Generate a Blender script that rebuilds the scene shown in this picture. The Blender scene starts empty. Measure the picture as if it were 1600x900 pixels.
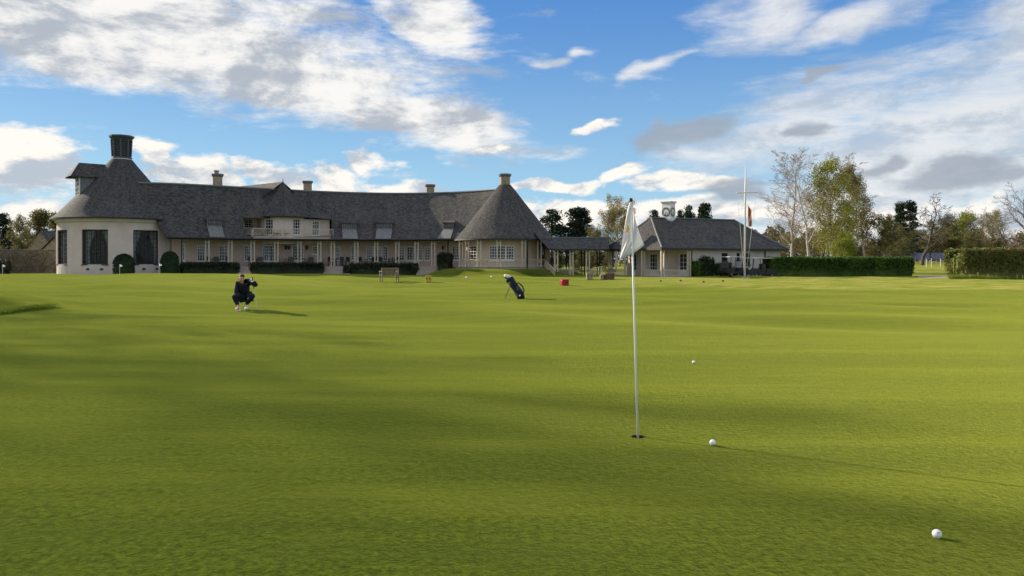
import bpy, math, random
import numpy as np
from mathutils import Vector, Matrix
R = math.radians
sc = bpy.context.scene
C = sc.collection
F, HOR, EYE = 1200.0, 408.0, 1.3          # focal length in photo pixels, horizon row, eye height

# ------------------------------------------------------------------ camera
cam = bpy.data.cameras.new('camera'); cam.lens = 27.0; cam.sensor_width = 36.0
cam.shift_y = -42.0/1600; cam.clip_start = 0.05; cam.clip_end = 6000
camo = bpy.data.objects.new('camera', cam); C.objects.link(camo)
camo.location = (0, 0, EYE); camo.rotation_euler = (R(90), 0, 0)
sc.camera = camo

# ------------------------------------------------------------------ light and exposure
SUN_EL, SUN_AZ = R(23), R(-58)          # azimuth from +Y towards +X
sd = Vector((math.sin(SUN_AZ)*math.cos(SUN_EL), math.cos(SUN_AZ)*math.cos(SUN_EL), math.sin(SUN_EL)))
sl = bpy.data.lights.new('sun', 'SUN'); sl.energy = 5.0; sl.angle = R(0.6); sl.color = (1, .88, .70)
so = bpy.data.objects.new('sun', sl); C.objects.link(so)
so.rotation_euler = (-sd).to_track_quat('-Z', 'Y').to_euler(); so.location = (-60, 30, 40)
sc.view_settings.view_transform = 'Standard'; sc.view_settings.look = 'None'
sc.view_settings.exposure = 0.46; sc.view_settings.gamma = 1.0

# ------------------------------------------------------------------ node helpers
class NT:
    def __init__(s, tree): s.t = tree; s.n = tree.nodes; s.l = tree.links
    def new(s, typ, **kw):
        n = s.n.new(typ)
        for k, v in kw.items(): setattr(n, k, v)
        return n
    def put(s, sock, v):
        if isinstance(v, bpy.types.NodeSocket): s.l.new(v, sock)
        elif v is not None:
            if sock.type == 'RGBA' and len(v) == 3: v = (*v, 1)
            sock.default_value = v
    def m(s, op, a, b=None, c=None, clamp=False):
        n = s.new('ShaderNodeMath', operation=op); n.use_clamp = clamp
        s.put(n.inputs[0], a)
        if b is not None: s.put(n.inputs[1], b)
        if c is not None: s.put(n.inputs[2], c)
        return n.outputs[0]
    def mix(s, f, a, b, mode='MIX'):
        n = s.new('ShaderNodeMix', data_type='RGBA', blend_type=mode)
        s.put(n.inputs[0], f); s.put(n.inputs[6], a); s.put(n.inputs[7], b)
        return n.outputs[2]
    def ss(s, x, a, b, lo=0.0, hi=1.0):
        n = s.new('ShaderNodeMapRange', interpolation_type='SMOOTHSTEP')
        s.put(n.inputs[0], x); s.put(n.inputs[1], a); s.put(n.inputs[2], b); s.put(n.inputs[3], lo); s.put(n.inputs[4], hi)
        return n.outputs[0]
    def noise(s, vec, scale, detail=4, rough=.55, dist=0.0):
        n = s.new('ShaderNodeTexNoise'); s.put(n.inputs['Vector'], vec)
        n.inputs['Scale'].default_value = scale; n.inputs['Detail'].default_value = detail
        n.inputs['Roughness'].default_value = rough; n.inputs['Distortion'].default_value = dist
        return n.outputs['Fac']
    def mapping(s, vec, scale=(1, 1, 1), loc=(0, 0, 0), rot=(0, 0, 0)):
        n = s.new('ShaderNodeMapping'); s.put(n.inputs[0], vec)
        n.inputs['Scale'].default_value = scale; n.inputs['Location'].default_value = loc; n.inputs['Rotation'].default_value = rot
        return n.outputs[0]
    def xyz(s, x, y, z):
        n = s.new('ShaderNodeCombineXYZ')
        for i, v in enumerate((x, y, z)): s.put(n.inputs[i], v)
        return n.outputs[0]

# ------------------------------------------------------------------ sky: clear blue with broken cloud
w = bpy.data.worlds.new('World'); sc.world = w; w.use_nodes = True
T = NT(w.node_tree); T.n.clear()
sky = T.new('ShaderNodeTexSky', sky_type='NISHITA'); sky.sun_disc = False
sky.sun_elevation = SUN_EL; sky.sun_rotation = SUN_AZ % (2*math.pi)
sky.air_density = 1.0; sky.dust_density = 0.25; sky.ozone_density = 2.5
tc = T.new('ShaderNodeTexCoord'); sp = T.new('ShaderNodeSeparateXYZ'); T.l.new(tc.outputs['Generated'], sp.inputs[0])
X, Y, Z = sp.outputs
AZ = T.m('ARCTAN2', X, Y); HR = T.m('SQRT', T.m('ADD', T.m('MULTIPLY', X, X), T.m('MULTIPLY', Y, Y)))
EL = T.m('ARCTAN2', Z, HR)
q = T.xyz(T.m('MULTIPLY', AZ, 1.0), T.m('MULTIPLY', EL, 2.1), 0.0)
n1 = T.noise(T.mapping(q, loc=(3.1, .7, 0)), 6.5, 9, .64, .2)
n1b = T.noise(T.mapping(q, loc=(3.1-.022, .7+.03, 0)), 6.5, 9, .64, .2)      # the same cloud a little nearer the sun
n2 = T.noise(T.mapping(q, scale=(1, 2.6, 1), rot=(0, 0, R(-9)), loc=(8, 2, 0)), 5.0, 8, .67, .3)
n3 = T.noise(T.mapping(q, loc=(1, 9, 4)), 34, 5, .65)
nlow = T.noise(T.mapping(q, loc=(5, 5, 1)), 2.2, 3, .5)
wn = T.new('ShaderNodeTexNoise'); T.put(wn.inputs['Vector'], T.mapping(q, loc=(2, 4, 7))); wn.inputs['Scale'].default_value = 9.0; wn.inputs['Detail'].default_value = 3
wsx = T.new('ShaderNodeSeparateColor'); T.l.new(wn.outputs['Color'], wsx.inputs[0])
AZw = T.m('ADD', AZ, T.m('MULTIPLY', T.m('SUBTRACT', wsx.outputs[0], .5), .16)); ELw = T.m('ADD', EL, T.m('MULTIPLY', T.m('SUBTRACT', wsx.outputs[1], .5), .055))
def blob(px, py, rx, ry, rot=0.0):
    a = math.atan((px-800)/F); e = math.atan((HOR-py)/F*math.cos(a)); ca = math.cos(a)
    dx = T.m('SUBTRACT', AZw, a); dy = T.m('SUBTRACT', ELw, e); c, s_ = math.cos(R(rot)), math.sin(R(rot))
    u = T.m('MULTIPLY_ADD', dx, c, T.m('MULTIPLY', dy, s_)); v = T.m('MULTIPLY_ADD', dx, -s_, T.m('MULTIPLY', dy, c))
    sx, sy = F/rx/ca**1.0, F/ry
    u = T.m('MULTIPLY', u, sx); v = T.m('MULTIPLY', v, sy)
    return T.m('SUBTRACT', 1.0, T.m('SQRT', T.m('ADD', T.m('MULTIPLY', u, u), T.m('MULTIPLY', v, v))))
def union(bl):
    r = bl[0]
    for b in bl[1:]: r = T.m('MAXIMUM', r, b)
    return r
# rest of the sky dome: the same broken cloud, at the density seen in the frame
far = T.m('MAXIMUM', T.ss(T.m('ABSOLUTE', AZ), .66, .9), T.ss(EL, .40, .55))
gen = T.m('SUBTRACT', T.m('MULTIPLY', far, T.m('MULTIPLY_ADD', nlow, 2.4, -.6)), .35)
strat = union([blob(180, 20, 520, 105, -7), blob(430, 105, 330, 75, -14), blob(640, 180, 230, 42, -10), blob(700, 40, 110, 45, -20), blob(120, 90, 200, 30, -14), gen])
cumu = union([blob(40, 268, 105, 55), blob(285, 284, 95, 34), blob(430, 278, 80, 30), blob(520, 285, 70, 38), blob(583, 248, 46, 32, 8), blob(30, 345, 200, 40), blob(655, 315, 120, 25),
              blob(890, 330, 140, 24), blob(1100, 332, 150, 24), blob(990, 268, 60, 15, 15), blob(1080, 280, 90, 16), blob(860, 287, 80, 12, 3),
              blob(950, 203, 42, 9, 8), blob(772, 227, 34, 7, 8), blob(240, 240, 28, 20), blob(1560, 370, 160, 50), blob(1320, 360, 180, 50)])
veil = union([blob(1500, 215, 400, 150, 12), blob(1230, 200, 190, 60, 8), blob(1200, 15, 110, 70, 10), blob(1330, 35, 130, 26, 18), blob(1040, 97, 70, 15, 18), blob(1600, 60, 120, 60, 30), blob(1400, 300, 260, 60),
              T.m('SUBTRACT', gen, .25), blob(840, 100, 40, 9, 8), blob(900, 78, 30, 8, 8)])
dark = union([blob(1045, 216, 125, 36, 16), blob(1250, 205, 44, 16, 5), blob(1505, 268, 95, 27, 4), blob(1150, 292, 75, 24, 8), blob(1380, 258, 42, 16, 5), blob(1295, 120, 34, 10, 10)])
def dens(b, n, k, lo, hi): return T.ss(T.m('ADD', b, T.m('MULTIPLY', T.m('SUBTRACT', n, .5), k)), lo, hi)
nn = T.m('ADD', T.m('MULTIPLY', n1, .72), T.m('MULTIPLY', n3, .28))
d_st = dens(strat, T.m('ADD', T.m('MULTIPLY', n2, .6), T.m('MULTIPLY', nn, .4)), 3.2, -.22, .50)
d_cu = dens(cumu, nn, 3.2, .0, .48)
d_ve = T.m('MULTIPLY', dens(veil, n2, 2.4, -.30, .80), .86)
d_dk = T.m('MULTIPLY', dens(dark, nn, 2.4, .06, .62), .80)
rel = T.m('MULTIPLY', T.m('SUBTRACT', n1, n1b), 3.6)
shade = T.ss(T.m('ADD', rel, T.m('MULTIPLY', T.m('SUBTRACT', .53, n2), 1.6)), -.50, .42)
K = 1.0
skyc = T.new('ShaderNodeHueSaturation'); skyc.inputs['Saturation'].default_value = 1.22; skyc.inputs['Value'].default_value = 1.0
T.l.new(sky.outputs[0], skyc.inputs['Color'])
grad = T.mix(T.ss(EL, 0.0, .36), (3.4, 5.9, 7.7), (.85, 2.45, 5.9)); skyb = T.mix(.82, skyc.outputs[0], grad)
WHITE, GREY, SLATE = (8.6, 8.3, 7.9), (3.1, 3.5, 4.1), (3.0, 3.4, 4.0)
c_st = T.mix(shade, (3.9, 4.3, 4.9), (8.2, 8.1, 7.9))
c_cu = T.mix(T.ss(T.m('ADD', rel, T.m('MULTIPLY', T.m('SUBTRACT', n1, .5), 1.0)), -.45, .22), (4.3, 4.9, 5.6), (8.8, 8.4, 7.8))
col = T.mix(d_ve, skyb, T.mix(shade, (4.6, 5.1, 5.8), (7.4, 7.4, 7.4)))
col = T.mix(d_st, col, c_st); col = T.mix(d_cu, col, c_cu); col = T.mix(d_dk, col, T.mix(n3, SLATE, GREY))
bg = T.new('ShaderNodeBackground'); bg.inputs['Strength'].default_value = 0.085
T.l.new(col, bg.inputs['Color']); ow = T.new('ShaderNodeOutputWorld'); T.l.new(bg.outputs[0], ow.inputs[0])

# ------------------------------------------------------------------ places
def W(px, d, z=0.0): return np.array([(px-800.0)*d/F, d, z])
def Zp(py, d): return EYE-(py-HOR)*d/F
def S(t): t = min(1.0, max(0.0, t)); return t*t*(3-2*t)
CONE = W(789, 72)                                     # right-hand round pavilion of the clubhouse
ROT = W(190, 70)                                      # left-hand rotunda
_r = random.Random(5)
WAVES = [(_r.uniform(.12, 1.1), _r.uniform(.25, 1.6), _r.uniform(0, 6.3), _r.uniform(.6, 1.0)) for _ in range(9)]
def g(x, y):
    z = .40*S((y-27)/22)*(1-.62*S((y-51)/7))*S((-x-8)/11)
    z +=   .50*math.exp(-((x+17.2)/4.4)**2-((y-21.6)/(1.5 if y < 21.6 else 4.0))**2)
    r = math.hypot(x-CONE[0], y-CONE[1]); z += .62*(1-S((r-5.3)/2.6))*S((74-y)/1.0) if y < 74 else 0
    z += 1.3*S((y-85)/70)*S((x-20)/30)
    a = .045*S((y-8)/14)*(1-S((y-62)/10))
    for kx, ky, ph, am in WAVES: z += a*am*math.sin(kx*x+ky*y+ph)*.62
    return z

# ------------------------------------------------------------------ mesh builder
ORG = {}
def tag(o, label=None, cat=None, group=None, kind=None):
    if label: o['label'] = label
    if cat: o['category'] = cat
    if group: o['group'] = group
    if kind: o['kind'] = kind
    return o
def empty(name, loc, label, cat, group=None, rz=0.0):
    o = bpy.data.objects.new(name, None); C.objects.link(o); o.location = loc; o.rotation_euler.z = rz
    ORG[o.name] = np.array(loc, float); o.empty_display_size = .3
    return tag(o, label, cat, group)
def copy_tree(o, parent=None):
    c = o.copy(); C.objects.link(c); c.parent = parent
    ORG[c.name] = ORG.get(o.name, np.zeros(3))
    for ch in list(o.children): copy_tree(ch, c)
    return c
def vnorm(v): return v/max(1e-9, np.linalg.norm(v))
class MB:
    def __init__(s): s.v = []; s.f = []; s.uv = {}; s.mi = []
    def add(s, vs, fs, uvs=None, m=0):
        b = len(s.v); s.v += [tuple(map(float, p)) for p in vs]
        for i, f in enumerate(fs):
            if uvs is not None: s.uv[len(s.f)] = uvs[i]
            s.f.append(tuple(b+k for k in f)); s.mi.append(m)
        return s
    def box(s, c, size, rz=0.0, m=0):
        hx, hy, hz = size[0]/2, size[1]/2, size[2]/2; ca, sa = math.cos(rz), math.sin(rz)
        vs = [(c[0]+x*ca-y*sa, c[1]+x*sa+y*ca, c[2]+z) for z in (-hz, hz) for x, y in ((-hx, -hy), (hx, -hy), (hx, hy), (-hx, hy))]
        return s.add(vs, [(3, 2, 1, 0), (4, 5, 6, 7), (0, 1, 5, 4), (1, 2, 6, 5), (2, 3, 7, 6), (3, 0, 4, 7)], m=m)
    def bar(s, p0, p1, wd, ht, up=(0, 0, 1), m=0):
        p0 = np.array(p0, float); p1 = np.array(p1, float); d = vnorm(p1-p0); up = np.array(up, float)
        if abs(d@up) > .98: up = np.array((0, 1., 0))
        r = vnorm(np.cross(d, up)); u = np.cross(r, d); vs = []
        for p in (p0, p1): vs += [p-r*wd/2-u*ht/2, p+r*wd/2-u*ht/2, p+r*wd/2+u*ht/2, p-r*wd/2+u*ht/2]
        return s.add(vs, [(0, 1, 2, 3), (7, 6, 5, 4), (1, 0, 4, 5), (2, 1, 5, 6), (3, 2, 6, 7), (0, 3, 7, 4)], m=m)
    def tube(s, pts, rad, n=8, cap=True, m=0):
        pts = [np.array(p, float) for p in pts]; k = len(pts)
        if not hasattr(rad, '__len__'): rad = [rad]*k
        vs = []; ref = None
        for i, p in enumerate(pts):
            d = vnorm(pts[min(k-1, i+1)]-pts[max(0, i-1)])
            if ref is None: ref = np.array((1., 0, 0)) if abs(d[0]) < .8 else np.array((0, 1., 0))
            r = vnorm(ref-d*(ref@d)); ref = r; u = np.cross(d, r)
            for j in range(n): a = 2*math.pi*j/n; vs.append(p+(r*math.cos(a)+u*math.sin(a))*rad[i])
        fs = [(i*n+j, i*n+(j+1) % n, (i+1)*n+(j+1) % n, (i+1)*n+j) for i in range(k-1) for j in range(n)]
        if cap: fs += [tuple(range(n-1, -1, -1)), tuple(range((k-1)*n, k*n))]
        return s.add(vs, fs, m=m)
    def lathe(s, c, prof, n=24, a0=0.0, a1=2*math.pi, uv=False, cap=False, m=0):
        full = abs(a1-a0-2*math.pi) < 1e-6; k = n if full else n+1; vs = []; ln = [0.0]
        for i in range(1, len(prof)): ln.append(ln[-1]+math.hypot(prof[i][0]-prof[i-1][0], prof[i][1]-prof[i-1][1]))
        rm = max(p[0] for p in prof)
        for r, z in prof:
            for j in range(k): a = a0+(a1-a0)*j/n; vs.append((c[0]+r*math.cos(a), c[1]+r*math.sin(a), c[2]+z))
        fs, uvs = [], []
        for i in range(len(prof)-1):
            for j in range(n):
                j2 = (j+1) % k; fs.append((i*k+j, i*k+j2, (i+1)*k+j2, (i+1)*k+j))
                ua, ub = (a0+(a1-a0)*j/n)*rm, (a0+(a1-a0)*(j+1)/n)*rm
                uvs.append([(ua, ln[i]), (ub, ln[i]), (ub, ln[i+1]), (ua, ln[i+1])])
        s.add(vs, fs, uvs if uv else None, m=m)
        if cap and full: s.add(vs[-k:], [tuple(range(k))], m=m); s.add(vs[:k], [tuple(range(k-1, -1, -1))], m=m)
        return s
    def grid(s, P, uv=True, skip=None, m=0, closed=False):
        P = np.array(P, float); nr, nc = P.shape[:2]; vs = P.reshape(-1, 3)
        U = np.zeros((nr, nc)); V = np.zeros((nr, nc))
        U[:, 1:] = np.cumsum(np.linalg.norm(P[0, 1:]-P[0, :-1], axis=-1))[None]
        V[1:] = np.cumsum(np.linalg.norm(P[1:]-P[:-1], axis=-1), axis=0)
        fs, uvs = [], []
        for i in range(nr-1):
            for j in range(nc-1):
                if skip and skip(i, j): continue
                ix = [(i, j), (i, j+1), (i+1, j+1), (i+1, j)]
                fs.append(tuple(a*nc+b for a, b in ix)); uvs.append([(U[a, b], V[a, b]) for a, b in ix])
        return s.add(vs, fs, uvs if uv else None, m=m)
    def quad(s, a, b, c, d, m=0, uv=True):
        a, b, c, d = [np.array(p, float) for p in (a, b, c, d)]; w_ = np.linalg.norm(b-a); h_ = np.linalg.norm(d-a)
        return s.add([a, b, c, d], [(0, 1, 2, 3)], [[(0, 0), (w_, 0), (w_, h_), (0, h_)]] if uv else None, m=m)
    def mesh(s, name, off, smooth):
        me = bpy.data.meshes.new(name); me.from_pydata([(x-off[0], y-off[1], z-off[2]) for x, y, z in s.v], [], s.f)
        if s.uv:
            l = me.uv_layers.new(name='UVMap')
            for p in me.polygons:
                u = s.uv.get(p.index)
                if u:
                    for k, li in enumerate(p.loop_indices): l.data[li].uv = u[k]
        if any(s.mi): me.polygons.foreach_set('material_index', s.mi)
        if smooth: me.polygons.foreach_set('use_smooth', [True]*len(me.polygons))
        return me
    def build(s, name, mat, parent=None, smooth=False, loc=None):
        off = ORG[parent.name] if parent is not None else (np.zeros(3) if loc is None else np.array(loc, float))
        me = s.mesh(name, off, smooth)
        for mm in (mat if isinstance(mat, (list, tuple)) else [mat]): me.materials.append(mm)
        o = bpy.data.objects.new(name, me); C.objects.link(o)
        if parent is not None: o.parent = parent
        elif loc is not None: o.location = loc
        ORG[o.name] = off
        return o
def bevel(o, wd=.01, seg=2):
    b = o.modifiers.new('bevel', 'BEVEL'); b.width = wd; b.segments = seg; b.limit_method = 'ANGLE'
    return o

# ------------------------------------------------------------------ materials
def newmat(name):
    m = bpy.data.materials.new(name); m.use_nodes = True; t = NT(m.node_tree); return m, t, t.n['Principled BSDF']
def mat(name, c, rough=.7, var=.25, scale=4.0, bump=0.0, bscale=None, c2=None, metal=0.0, spec=.4, coords='Object', trans=0.0):
    m, t, b = newmat(name); tcd = t.new('ShaderNodeTexCoord').outputs[coords]
    n = t.noise(tcd, scale, 6, .6); n_ = t.noise(tcd, scale*7.3, 4, .6)
    f = t.ss(t.m('ADD', t.m('MULTIPLY', n, .65), t.m('MULTIPLY', n_, .35)), .32, .68)
    a = tuple(x*(1-var) for x in c); e = c2 or tuple(min(1, x*(1+var*.7)) for x in c)
    col = t.mix(f, a, e); t.put(b.inputs['Base Color'], col)
    b.inputs['Roughness'].default_value = rough; b.inputs['Metallic'].default_value = metal; b.inputs['Specular IOR Level'].default_value = spec
    if bump:
        bp = t.new('ShaderNodeBump'); bp.inputs['Strength'].default_value = bump; bp.inputs['Distance'].default_value = .02
        t.put(bp.inputs['Height'], t.noise(tcd, bscale or scale*10, 5, .65)); t.l.new(bp.outputs[0], b.inputs['Normal'])
    return m
def slate(name, dark, light, warm):
    m, t, b = newmat(name); uv = t.new('ShaderNodeTexCoord').outputs['UV']; ob = t.new('ShaderNodeTexCoord').outputs['Object']
    br = t.new('ShaderNodeTexBrick'); t.put(br.inputs['Vector'], uv); br.offset = .5
    br.inputs['Scale'].default_value = 1; br.inputs['Brick Width'].default_value = .19; br.inputs['Row Height'].default_value = .125
    br.inputs['Mortar Size'].default_value = .011; br.inputs['Mortar Smooth'].default_value = .3; br.inputs['Bias'].default_value = 0
    br.inputs['Color1'].default_value = (0, 0, 0, 1); br.inputs['Color2'].default_value = (1, 1, 1, 1); br.inputs['Mortar'].default_value = (.5, .5, .5, 1)
    patch = t.noise(ob, .55, 6, .65); fine = t.noise(ob, 6, 5, .7)
    streak = t.noise(t.mapping(uv, scale=(1.6, .12, 1)), 1.0, 5, .6)
    f = t.m('ADD', t.m('MULTIPLY', br.outputs['Color'], .26), t.m('MULTIPLY', fine, .40)); f = t.m('ADD', f, t.m('MULTIPLY', streak, .35))
    c_ = t.mix(t.ss(f, .30, .82), dark, light); c_ = t.mix(t.ss(patch, .46, .78, 0, .7), c_, warm)
    c_ = t.mix(t.m('MULTIPLY', br.outputs['Fac'], .75), c_, (.018, .018, .02)); t.put(b.inputs['Base Color'], c_)
    b.inputs['Roughness'].default_value = .8; b.inputs['Specular IOR Level'].default_value = .12
    sx = t.new('ShaderNodeSeparateXYZ'); t.put(sx.inputs[0], uv)
    saw = t.m('FRACT', t.m('DIVIDE', sx.outputs[1], .125))                       # each course laps over the one below
    h = t.m('ADD', t.m('MULTIPLY', saw, -.5), t.m('MULTIPLY', br.outputs['Color'], .35)); h = t.m('SUBTRACT', h, t.m('MULTIPLY', br.outputs['Fac'], .6))
    bp = t.new('ShaderNodeBump'); bp.inputs['Strength'].default_value = .8; bp.inputs['Distance'].default_value = .03
    t.put(bp.inputs['Height'], t.m('ADD', h, t.m('MULTIPLY', fine, .5))); t.l.new(bp.outputs[0], b.inputs['Normal'])
    return m
def glassmat(name, tint, trans=0.0):
    m, t, b = newmat(name); b.inputs['Base Color'].default_value = (*tint, 1); b.inputs['Roughness'].default_value = .04; b.inputs['Specular IOR Level'].default_value = .6
    if trans:
        tr = t.new('ShaderNodeBsdfTransparent'); tr.inputs[0].default_value = (.75, .8, .8, 1); mx = t.new('ShaderNodeMixShader'); mx.inputs[0].default_value = 1-trans
        t.l.new(tr.outputs[0], mx.inputs[1]); t.l.new(b.outputs[0], mx.inputs[2]); t.l.new(mx.outputs[0], t.n['Material Output'].inputs[0])
    return m
def leafmat(name, c, c2, trans=.35, rough=.6):
    m, t, b = newmat(name); tcd = t.new('ShaderNodeTexCoord').outputs['Object']
    n = t.noise(tcd, .9, 4, .6); n_ = t.noise(tcd, 9, 3, .6)
    col = t.mix(t.ss(t.m('ADD', t.m('MULTIPLY', n, .6), t.m('MULTIPLY', n_, .4)), .35, .65), c, c2); t.put(b.inputs['Base Color'], col)
    b.inputs['Roughness'].default_value = rough; b.inputs['Specular IOR Level'].default_value = .25
    tr = t.new('ShaderNodeBsdfTranslucent'); t.put(tr.inputs[0], col); mx = t.new('ShaderNodeMixShader'); mx.inputs[0].default_value = trans
    t.l.new(b.outputs[0], mx.inputs[1]); t.l.new(tr.outputs[0], mx.inputs[2]); t.l.new(mx.outputs[0], t.n['Material Output'].inputs[0])
    return m
M = dict(
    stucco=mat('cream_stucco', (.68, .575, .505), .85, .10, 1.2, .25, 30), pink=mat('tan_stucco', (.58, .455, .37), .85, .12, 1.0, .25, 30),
    pale=mat('pale_stucco', (.66, .60, .54), .85, .10, 1.0, .2, 30),
    slate=slate('slate_tiles', (.046, .046, .049), (.168, .157, .143), (.148, .129, .102)), apron=mat('lead_grey_slate', (.20, .20, .195), .7, .35, 5, .5), grey=mat('grey_paint', (.16, .155, .15), .6),
    lead=mat('lead_sheet', (.16, .17, .18), .5, .2, 3), stone=mat('buff_stone', (.36, .29, .20), .9, .35, 3.5, .5, 14),
    paving=mat('stone_paving', (.42, .37, .31), .9, .2, 3, .3), step=mat('step_stone', (.40, .33, .27), .9, .2, 4, .3),
    timber=mat('cream_painted_timber', (.60, .52, .40), .6, .12, 5), dtimber=mat('dark_timber', (.045, .035, .028), .7, .2, 5),
    white=mat('white_paint', (.80, .79, .76), .45, .05, 6), black=mat('black_metal', (.012, .012, .014), .4, .2, 6), frame=mat('dark_window_frame', (.03, .03, .033), .5, .2, 6),
    glass=glassmat('window_glass', (.012, .016, .022)), cglass=glassmat('clear_glass', (.02, .025, .03), .72), curtain=mat('curtain_cloth', (.78, .76, .73), .9, .15, 6),
    wood=mat('weathered_teak', (.22, .165, .11), .75, .3, 8, .2), chair=mat('dark_garden_furniture', (.06, .05, .045), .6, .3, 8), louvre=mat('grey_louvre', (.085, .09, .098), .6, .25, 5),
    yew=leafmat('yew_leaf', (.016, .034, .012), (.042, .072, .022), .2), hedge=leafmat('hedge_leaf', (.045, .095, .016), (.12, .19, .035), .35),
    beech=leafmat('mixed_hedge_leaf', (.11, .145, .028), (.25, .22, .065), .35), lav=leafmat('low_hedge_leaf', (.022, .034, .016), (.052, .070, .032), .2),
    pine=leafmat('pine_needle', (.012, .026, .014), (.035, .055, .024), .15), birchleaf=leafmat('spring_birch_leaf', (.20, .22, .022), (.36, .36, .05), .5),
    willow=leafmat('catkin_leaf', (.21, .19, .07), (.34, .29, .12), .45), olive=leafmat('olive_leaf', (.11, .11, .032), (.20, .18, .06), .4), fresh=leafmat('fresh_leaf', (.17, .21, .022), (.30, .33, .04), .45),
    bark=mat('brown_bark', (.085, .070, .055), .9, .3, 8, .4), twig=mat('purple_brown_twig', (.22, .155, .125), .9, .3, 8), birch=mat('birch_bark', (.52, .47, .42), .8, .35, 5, .2), btwig=mat('birch_twig', (.32, .235, .19), .85, .3, 5),
    red=mat('red_plastic', (.46, .012, .025), .35, .1, 5), yellow=mat('yellow_paint', (.62, .42, .06), .5, .1, 5),
    skin=mat('skin', (.60, .34, .25), .55, .08, 20), navy=mat('navy_cloth', (.010, .012, .020), .85, .3, 15, .2, 60), hair=mat('dark_hair', (.045, .030, .022), .6, .3, 60), glove=mat('white_leather', (.78, .78, .75), .55, .06, 20),
    steel=mat('brushed_steel', (.6, .6, .6), .3, .05, 10, metal=1.0), ball=mat('white_golf_ball', (.82, .82, .82), .3, .03, 30), cloth=None)

# ------------------------------------------------------------------ ground: one sheet to the horizon
CUP = W(997.5, 5.69); FLOOR = .80
def spread(a, b, step, lim, k=1.22):
    v = list(np.arange(a, b+1e-6, step)); d = step
    while v[-1] < lim: d *= k; v.append(v[-1]+d)
    d = step; lo = [v[0]]
    while lo[0] > -lim: d *= k; lo.insert(0, lo[0]-d)
    return lo[:-1]+v
gx = sorted(set([round(v, 3) for v in spread(-36, 30, .55, 1800) if abs(v-CUP[0]) > .35]+[round(CUP[0]-.2, 3), round(CUP[0]+.2, 3)]))
gy = sorted(set([round(v, 3) for v in spread(1, 76, .5, 1800) if abs(v-CUP[1]) > .35]+[round(CUP[1]-.2, 3), round(CUP[1]+.2, 3)]))
mb = MB(); P = np.array([[(x, y, g(x, y)) for x in gx] for y in gy])
ci = gx.index(round(CUP[0]-.2, 3)); cj = gy.index(round(CUP[1]-.2, 3))
mb.grid(P, uv=False, skip=lambda i, j: i == cj and j == ci)
sq = [(CUP[0]+a*.2, CUP[1]+b*.2, 0) for a, b in ((-1, -1), (1, -1), (1, 1), (-1, 1))]
ring = [(CUP[0]+.054*math.cos(R(225)+2*math.pi*k/32), CUP[1]+.054*math.sin(R(225)+2*math.pi*k/32), 0) for k in range(32)]
fs = []
for s4 in range(4):
    fs += [(s4, 4+(s4*8+k+1) % 32, 4+(s4*8+k) % 32) for k in range(8)]; fs.append((s4, (s4+1) % 4, 4+(s4*8+8) % 32))
mb.add(sq+ring, fs)
def grassmat():
    m, t, b = newmat('mown_grass'); ob = t.new('ShaderNodeTexCoord').outputs['Object']
    sx = t.new('ShaderNodeSeparateXYZ'); t.put(sx.inputs[0], ob); gxs, gys = sx.outputs[0], sx.outputs[1]
    big = t.noise(t.mapping(ob, scale=(.6, 1, 1)), .32, 3, .55); mid = t.noise(t.mapping(ob, scale=(.7, 1, 1)), 2.3, 3, .6)
    clump = t.noise(ob, 30, 3, .7); band = t.noise(t.mapping(ob, scale=(.10, 1, 1), rot=(0, 0, R(4))), .85, 4, .6)
    grain = t.noise(t.mapping(ob, scale=(1, .8, 1)), 22, 5, .82)
    f = t.m('ADD', t.m('MULTIPLY', grain, .8), t.m('MULTIPLY', clump, .2))
    c_ = t.mix(t.ss(f, .37, .66), (.006, .016, .002), (.082, .122, .011))
    c_ = t.mix(t.ss(mid, .44, .68, 0, .35), c_, (.062, .080, .013)); c_ = t.mix(t.ss(band, .47, .64, 0, .65), c_, (.088, .108, .010)); c_ = t.mix(t.ss(band, .50, .34, 0, .75), c_, (.022, .040, .006)); c_ = t.mix(t.ss(big, .48, .72, 0, .5), c_, (.024, .042, .006))
    speck = t.m('MULTIPLY', t.ss(t.noise(ob, 60, 2, .5), .66, .75), .4); c_ = t.mix(speck, c_, (.15, .15, .04))
    # longer, drier grass beyond the green
    edge = t.m('ADD', gys, t.m('MULTIPLY', t.noise(ob, .25, 3, .5), 8.0))
    rough = t.ss(edge, 38.5, 40.5); right = t.ss(t.m('ADD', t.m('MULTIPLY', gxs, -.5), gys), 22, 24)
    dry = t.mix(t.ss(t.noise(t.mapping(ob, scale=(.35, 1, 1)), 1.4, 5, .68), .38, .64), (.075, .105, .012), (.27, .225, .07))
    c_ = t.mix(t.m('MULTIPLY', rough, t.ss(gxs, 2, 12, .15, .95)), c_, dry)
    t.put(b.inputs['Base Color'], c_); b.inputs['Roughness'].default_value = .75; b.inputs['Specular IOR Level'].default_value = .0
    b.inputs['Sheen Weight'].default_value = .58; b.inputs['Sheen Roughness'].default_value = .27; b.inputs['Sheen Tint'].default_value = (.65, .70, .12, 1)
    bp = t.new('ShaderNodeBump'); bp.inputs['Strength'].default_value = .45; bp.inputs['Distance'].default_value = .018
    h = t.m('ADD', t.m('MULTIPLY', clump, .5), t.m('ADD', t.m('MULTIPLY', grain, 1.6), t.m('MULTIPLY', mid, 1.2)))
    t.put(bp.inputs['Height'], h); t.l.new(bp.outputs[0], b.inputs['Normal'])
    return m
M['grass'] = grassmat()
tag(mb.build('ground', M['grass'], smooth=True), kind='structure')

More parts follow.
